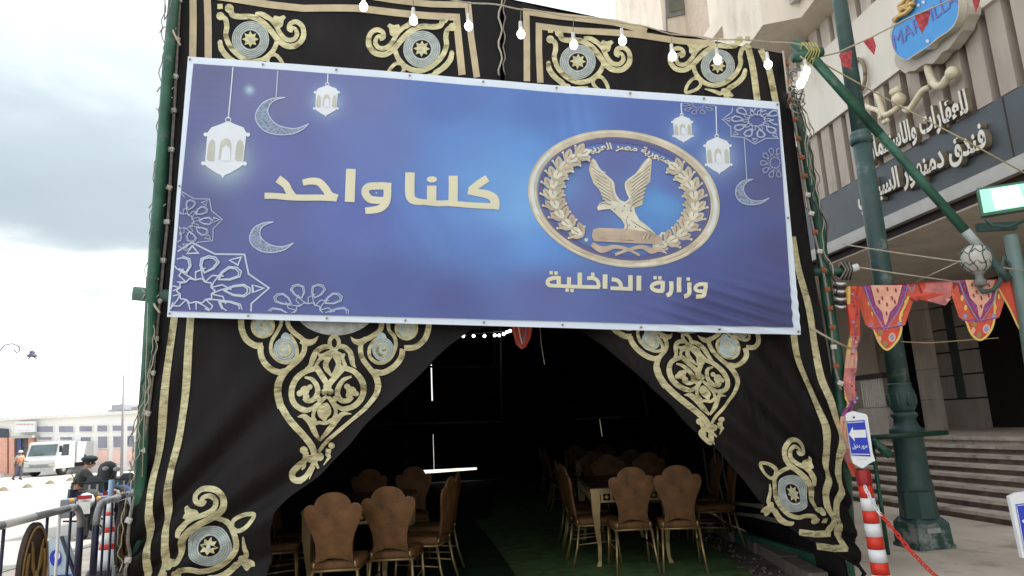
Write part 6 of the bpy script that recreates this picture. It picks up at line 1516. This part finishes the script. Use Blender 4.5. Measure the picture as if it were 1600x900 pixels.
    if hatkind == 'beret':
        mb.ball(hd + up * .075 - fwd * .03, .15, hat, 12, (1.0, 1.15, .55)); mb.tube([hd + up * .08 - fwd * .1, hd + up * .17 - fwd * .16], [.05, .01], hat, 6)
    else:
        mb.ball(hd + up * .07, .118, hat, 12, (1, 1.05, .8)); mb.prism([hd + up * .05 + fwd * .09 + rt * .08, hd + up * .05 + fwd * .18 + rt * .04, hd + up * .05 + fwd * .18 - rt * .04, hd + up * .05 + fwd * .09 - rt * .08], up * .012, hat)
    mb.build('cap', r)
    if vest: skin_mesh('vest', [J[0] + Vector((0, 0, .12)), J[1], J[2], J[2] + Vector((0, 0, .10))], [(0, 1), (1, 2), (2, 3)], [.175, .175, (.215, .175), .12], vest, r)
    r.location = loc; r.rotation_euler = (0, 0, rz); r.scale = (s, s, s); return r
walk = dict(pelvis=(0, 0, .92), belly=(0, .01, 1.08), chest=(0, .02, 1.30), neck=(0, .03, 1.46), head=(0, .04, 1.56), crown=(0, .04, 1.66), lsh=(-.18, .02, 1.38), lel=(-.23, .12, 1.12), lwr=(-.20, .32, 1.05), lhd=(-.19, .38, 1.06),
            rsh=(.18, .02, 1.38), rel=(.23, -.12, 1.13), rwr=(.22, -.14, .90), rhd=(.22, -.12, .83), lhip=(-.09, 0, .86), lkn=(-.10, .16, .50), lan=(-.10, .02, .10), lto=(-.10, .16, .05), rhip=(.09, 0, .86), rkn=(.10, -.04, .47), ran=(.10, -.30, .12), rto=(.10, -.20, .05))
pm = gz(28, 750, -.31)
sit = dict(pelvis=(0, 0, .86), belly=(0, .05, 1.0), chest=(0, .14, 1.24), neck=(0, .20, 1.38), head=(0, .25, 1.47), crown=(0, .27, 1.57), lsh=(-.18, .14, 1.31), lel=(-.25, .30, 1.10), lwr=(-.22, .52, 1.02), lhd=(-.22, .58, 1.02),
           rsh=(.18, .14, 1.31), rel=(.26, .30, 1.14), rwr=(.22, .50, 1.22), rhd=(.22, .56, 1.26), lhip=(-.10, .02, .82), lkn=(-.24, .40, .66), lan=(-.22, .22, .30), lto=(-.22, .38, .27), rhip=(.10, .02, .82), rkn=(.24, .40, .66), ran=(.22, .22, .30), rto=(.22, .38, .27))
OLV = mat('grey_olive_uniform', (.05, .056, .042), .8, var=.3, nscale=10); DKB = mat('dark_blue_trousers', (.03, .035, .06), .8)
person('person in dark beret and grey olive vest sitting on the nearest motorcycle', sit, mat('dark_uniform', (.05, .055, .05), .8), DKB, mat('dark_beret', (.02, .03, .035), .8), (at(120, 730, 16.2).x, 16.2, -.42), -.9, 1.0, OLV)
person('person walking past the truck in a pale cap, orange vest and dark trousers', walk, mat('khaki_shirt', (.40, .34, .24), .8), mat('grey_trousers', (.13, .12, .13), .8), mat('white_cap', (.75, .72, .7), .7), (pm.x, pm.y, -.31), -1.9, 1.0, mat('orange_vest', (.65, .22, .12), .8), 'cap')
# ------------------------------------------------------------------ truck
def truck():
    c0 = gz(30, 746, -.31); c1 = gz(82, 745, -.31); dist = c0.y
    r = thing('parked_truck', 'white light truck with flat windscreen and box body parked across the street', 'truck')
    W_ = 2.0; WT = mat('white_truck_paint', (.62, .63, .62), .35, var=.04)
    # local: x across, y forward(-y towards viewer is the front at y=0, body goes +y)
    mb = MB(); prof = [(0, .42), (-.02, .95), (.10, 1.15), (.32, 1.92), (.45, 2.0), (1.55, 2.0), (1.6, .42)]
    mb.prism([Vector((-W_ / 2, y, z)) for y, z in prof], (W_, 0, 0), WT); mb.build('cab', r)
    mb = MB(); mb.prism([Vector(v) for v in [(-.88, .095, 1.20), (.88, .095, 1.20), (.84, .285, 1.84), (-.84, .285, 1.84)]], (0, .02, 0), mat('truck_glass', (.10, .14, .15), .15, var=.3, nscale=2)); mb.tube([(-.5, .11, 1.24), (.1, .10, 1.28)], .012, BLK, 5); mb.build('windscreen', r)
    mb = MB(); mb.prism([Vector(v) for v in [(1.004, .40, 1.15), (1.004, 1.05, 1.15), (1.004, 1.05, 1.82), (1.004, .52, 1.82)]], (-.01, 0, 0), GLASSD); mb.build('side_window', r)
    mb = MB(); mb.box((0, -.03, .62), (1.3, .06, .16), mat('grille_grey', (.25, .25, .25))); mb.build('grille', r)
    mb = MB(); mb.box((0, -.09, .40), (2.04, .16, .22), mat('bumper_grey', (.42, .43, .42), .5)); mb.build('bumper', r)
    for s_ in (-1, 1):
        mb = MB(); mb.box((s_ * .78, -.04, .66), (.34, .05, .18), mat('headlamp_glass', (.5, .5, .45), .2)); mb.build('headlight', r)
        mb = MB(); mb.tube([(s_ * 1.0, .25, 1.7), (s_ * 1.2, .05, 1.75)], .015, BLK, 5); mb.box((s_ * 1.22, .05, 1.55), (.16, .05, .38), BLK); mb.build('mirror', r)
        for y in (.75, 3.9):
            mb = MB(); mb.lathe((s_ * .85 - .12, y, .38), [(.2, 0), (.36, .0), (.38, .04), (.38, .2), (.36, .24), (.2, .24)], BLK, 18, ax=(1, 0, 0)); wh = mb.build('wheel', r)
            mb = MB(); mb.lathe((s_ * .85 - .13, y, .38), [(.18, 0), (.20, .13), (.18, .26)], STEEL, 12, ax=(1, 0, 0)); mb.build('rim', wh)
    mb = MB(); mb.box((0, 3.6, 1.32), (2.1, 3.8, 1.25), WT); mb.build('box_body', r)
    mb = MB(); mb.box((0, 3.2, .55), (1.6, 4.6, .2), BLK); mb.build('chassis', r)
    cc_ = (c0 + c1) / 2; r.location = (cc_.x, cc_.y + .3, -.31); r.rotation_euler = (0, 0, -.08); r.scale = (1.1,) * 3; return r
truck()
# ------------------------------------------------------------------ low building across the street
YB = 50.0
bl = thing('station_building', 'long low white building with pink panels and two rows of dark windows across the street', 'building', (at(100, 742, YB).x, YB, -.31))
def fb(name, pts, d, mt, Y=YB, par=bl):
    mb = MB(); mb.prism([at(x, y, Y) for x, y in pts], (0, d, 0), mt); return mb.build(name, par)
fb('wall', [(-120, 662), (330, 638), (330, 738), (-120, 760)], 6, FARW)
fb('cornice', [(-120, 659), (330, 635), (330, 640), (-120, 664)], 6.3, mat('pale_cornice', (.72, .70, .66)), YB - .3)
for x0, y0, x1, y1 in ((57, 666, 82, 675), (92, 666, 114, 675), (124, 666, 143, 674), (152, 665, 167, 674), (176, 665, 189, 673), (199, 666, 209, 673), (219, 664, 228, 672),
                       (126, 683, 141, 694), (153, 682, 167, 700), (177, 682, 189, 699), (199, 681, 209, 698), (219, 680, 227, 697), (60, 683, 80, 687), (94, 683, 112, 687)):
    wn = fb('window', [(x0 - 1.5, y0 - 1.5), (x1 + 1.5, y0 - 1.5), (x1 + 1.5, y1 + 1.5), (x0 - 1.5, y1 + 1.5)], .1, mat('white_frame', (.8, .79, .76)), YB - .1)
    fb('pane', [(x0, y0), (x1, y0), (x1, y1), (x0, y1)], .05, WINB, YB - .14, wn)
for x0, x1 in ((126, 142), (152, 168), (176, 190), (198, 210), (216, 230)): fb('pink_panel', [(x0, 703), (x1, 702), (x1, 725), (x0, 726)], .06, PINK, YB - .08)
for x0, x1, y1 in ((14, 22, 748), (44, 52, 700), (-2, 11, 740)): fb('pilaster', [(x0, 684), (x1, 684), (x1, y1), (x0, y1)], .2, SALM, YB - .3)
fb('doorway', [(23, 684), (45, 683), (45, 745), (23, 746)], .1, mat('dim_doorway', (.12, .11, .12)), YB - .15)
fb('doorway', [(27, 686), (33, 686), (33, 742), (27, 742)], .08, mat('blue_door', (.06, .10, .25)), YB - .25)
fb('door_canopy', [(20, 681), (50, 680), (50, 684), (20, 685)], .8, mat('grey_green_trim', (.4, .43, .40)), YB - .9)
fb('window', [(-14, 668), (12, 670), (12, 693), (-14, 694)], .1, GLASSD, YB - .2)
sgn = thing('fascia_sign', 'white sign with small red lettering over the doorway across the street', 'sign', tuple(at(40, 676, YB - .4)))
mb = MB(); mb.prism([at(x, y, YB - .4) for x, y in [(24, 659), (55, 658), (55, 675), (24, 676)]], (0, .2, 0), WHTP); mb.build('board', sgn)
g = MB(); fs_ = Sheet(at(40, 666, YB - .42), Vector((0, -1, 0)))
for k in range(14):
    x = 26 + k * 2; fs_.stroke(g, [(x, 664 - (k * 7 % 3)), (x + .8, 661.5 + (k * 5 % 3)), (x + 1.6, 664)], .8, mat('faded_red_print', (.55, .25, .25)), base=.02)
    if k % 3: fs_.stroke(g, [(x, 673), (x + 1.2, 672.4)], .6, mat('faded_red_print', (.55, .25, .25)), base=.02)
g.build('lettering', sgn)
far = thing('rooftop_building', 'pale grey flat building top showing far behind the low white one', 'building', tuple(at(195, 645, 90)))
def fb2(name, pts, d, mt, Y): mb = MB(); mb.prism([at(x, y, Y) for x, y in pts], (0, d, 0), mt); return mb.build(name, far)
fb2('wall', [(168, 641), (172, 640), (192, 637), (240, 634), (240, 700), (168, 700)], 8, mat('grey_far_wall', (.40, .42, .44)), 90); fb2('roof_block', [(174, 633), (192, 631), (192, 640), (174, 641)], 5, mat('grey_far_block', (.34, .36, .40)), 88)
fb2('roof_block', [(209, 636), (226, 632), (226, 645), (209, 645)], 5, mat('brown_far_block', (.34, .28, .24)), 87)
# traffic cones/studs on the road: a row of small dark road studs
for k, (x, y) in enumerate(((5, 767), (43, 762), (78, 756), (110, 751))):
    p = gz(x, y, -.31); mb = MB(); mb.lathe(p, [(.26, 0), (.22, .04), (.1, .14), (.02, .18)], mat('dusty_stone', (.20, .17, .12), .9), 6, False, rot=k)
    tag(mb.build('road_stone'), ORD[k] + ' small dark stone from the left in the row across the bright road', 'stone', 'stones across the bright road')
# flag pole and street lamp
mb = MB(); p = at(190, 740, 40); q = at(193.5, 586, 40); mb.tube([(p.x, 40, -.31), q], [.09, .05], mat('grey_pole', (.28, .26, .28), .6), 8)
tag(mb.build('flag_pole'), 'thin bare grey pole standing before the low white building', 'pole')
sl_ = thing('street_lamp', 'ornate street lamp arm with dark head against the white sky, left edge', 'street lamp', (at(-22, 760, 30).x, 30, -.31))
GP = mat('grey_lamp_metal', (.12, .12, .17), .6)
mb = MB(); x0 = at(-22, 700, 30).x; mb.tube([(x0, 30, -.31), (x0, 30, at(-22, 600, 30).z)], [.10, .06], GP, 8); mb.build('shaft', sl_)
mb = MB(); mb.tube([at(-22, 600, 30), at(-10, 570, 30), at(0, 548, 30), at(8, 539, 30), at(20, 537, 30), at(29, 541, 30), at(31, 548, 30), at(26, 551, 30), at(22, 547, 30)], .028, GP, 6); mb.tube([at(29, 541, 30), at(40, 546, 30), at(48, 549, 30)], .02, GP, 6); mb.build('arm', sl_)
mb = MB(); c = at(50, 556, 30); mb.lathe(c, [(.20, -.04), (.22, 0), (.10, .10), (.12, .14), (.05, .24)], GP, 10); mb.tube([at(43, 561, 30), at(50, 556, 30), at(58, 561, 30)], .03, GP, 6); mb.build('lamp_head', sl_)
# hanging wire at the top left
rope('thin wire loop hanging from the top at the left tent pole', [at(258, -10, 5.0), at(257, 32, 5.0), at(262, 22, 5.0), at(270, -6, 5.0)], .004, CABLE)
rope('thin vertical cord hanging beside the left tent pole', [at(231, 474, 5.0), at(229, 540, 5.0), at(226, 640, 5.0), at(222, 745, 5.0)], .003, ROPE)
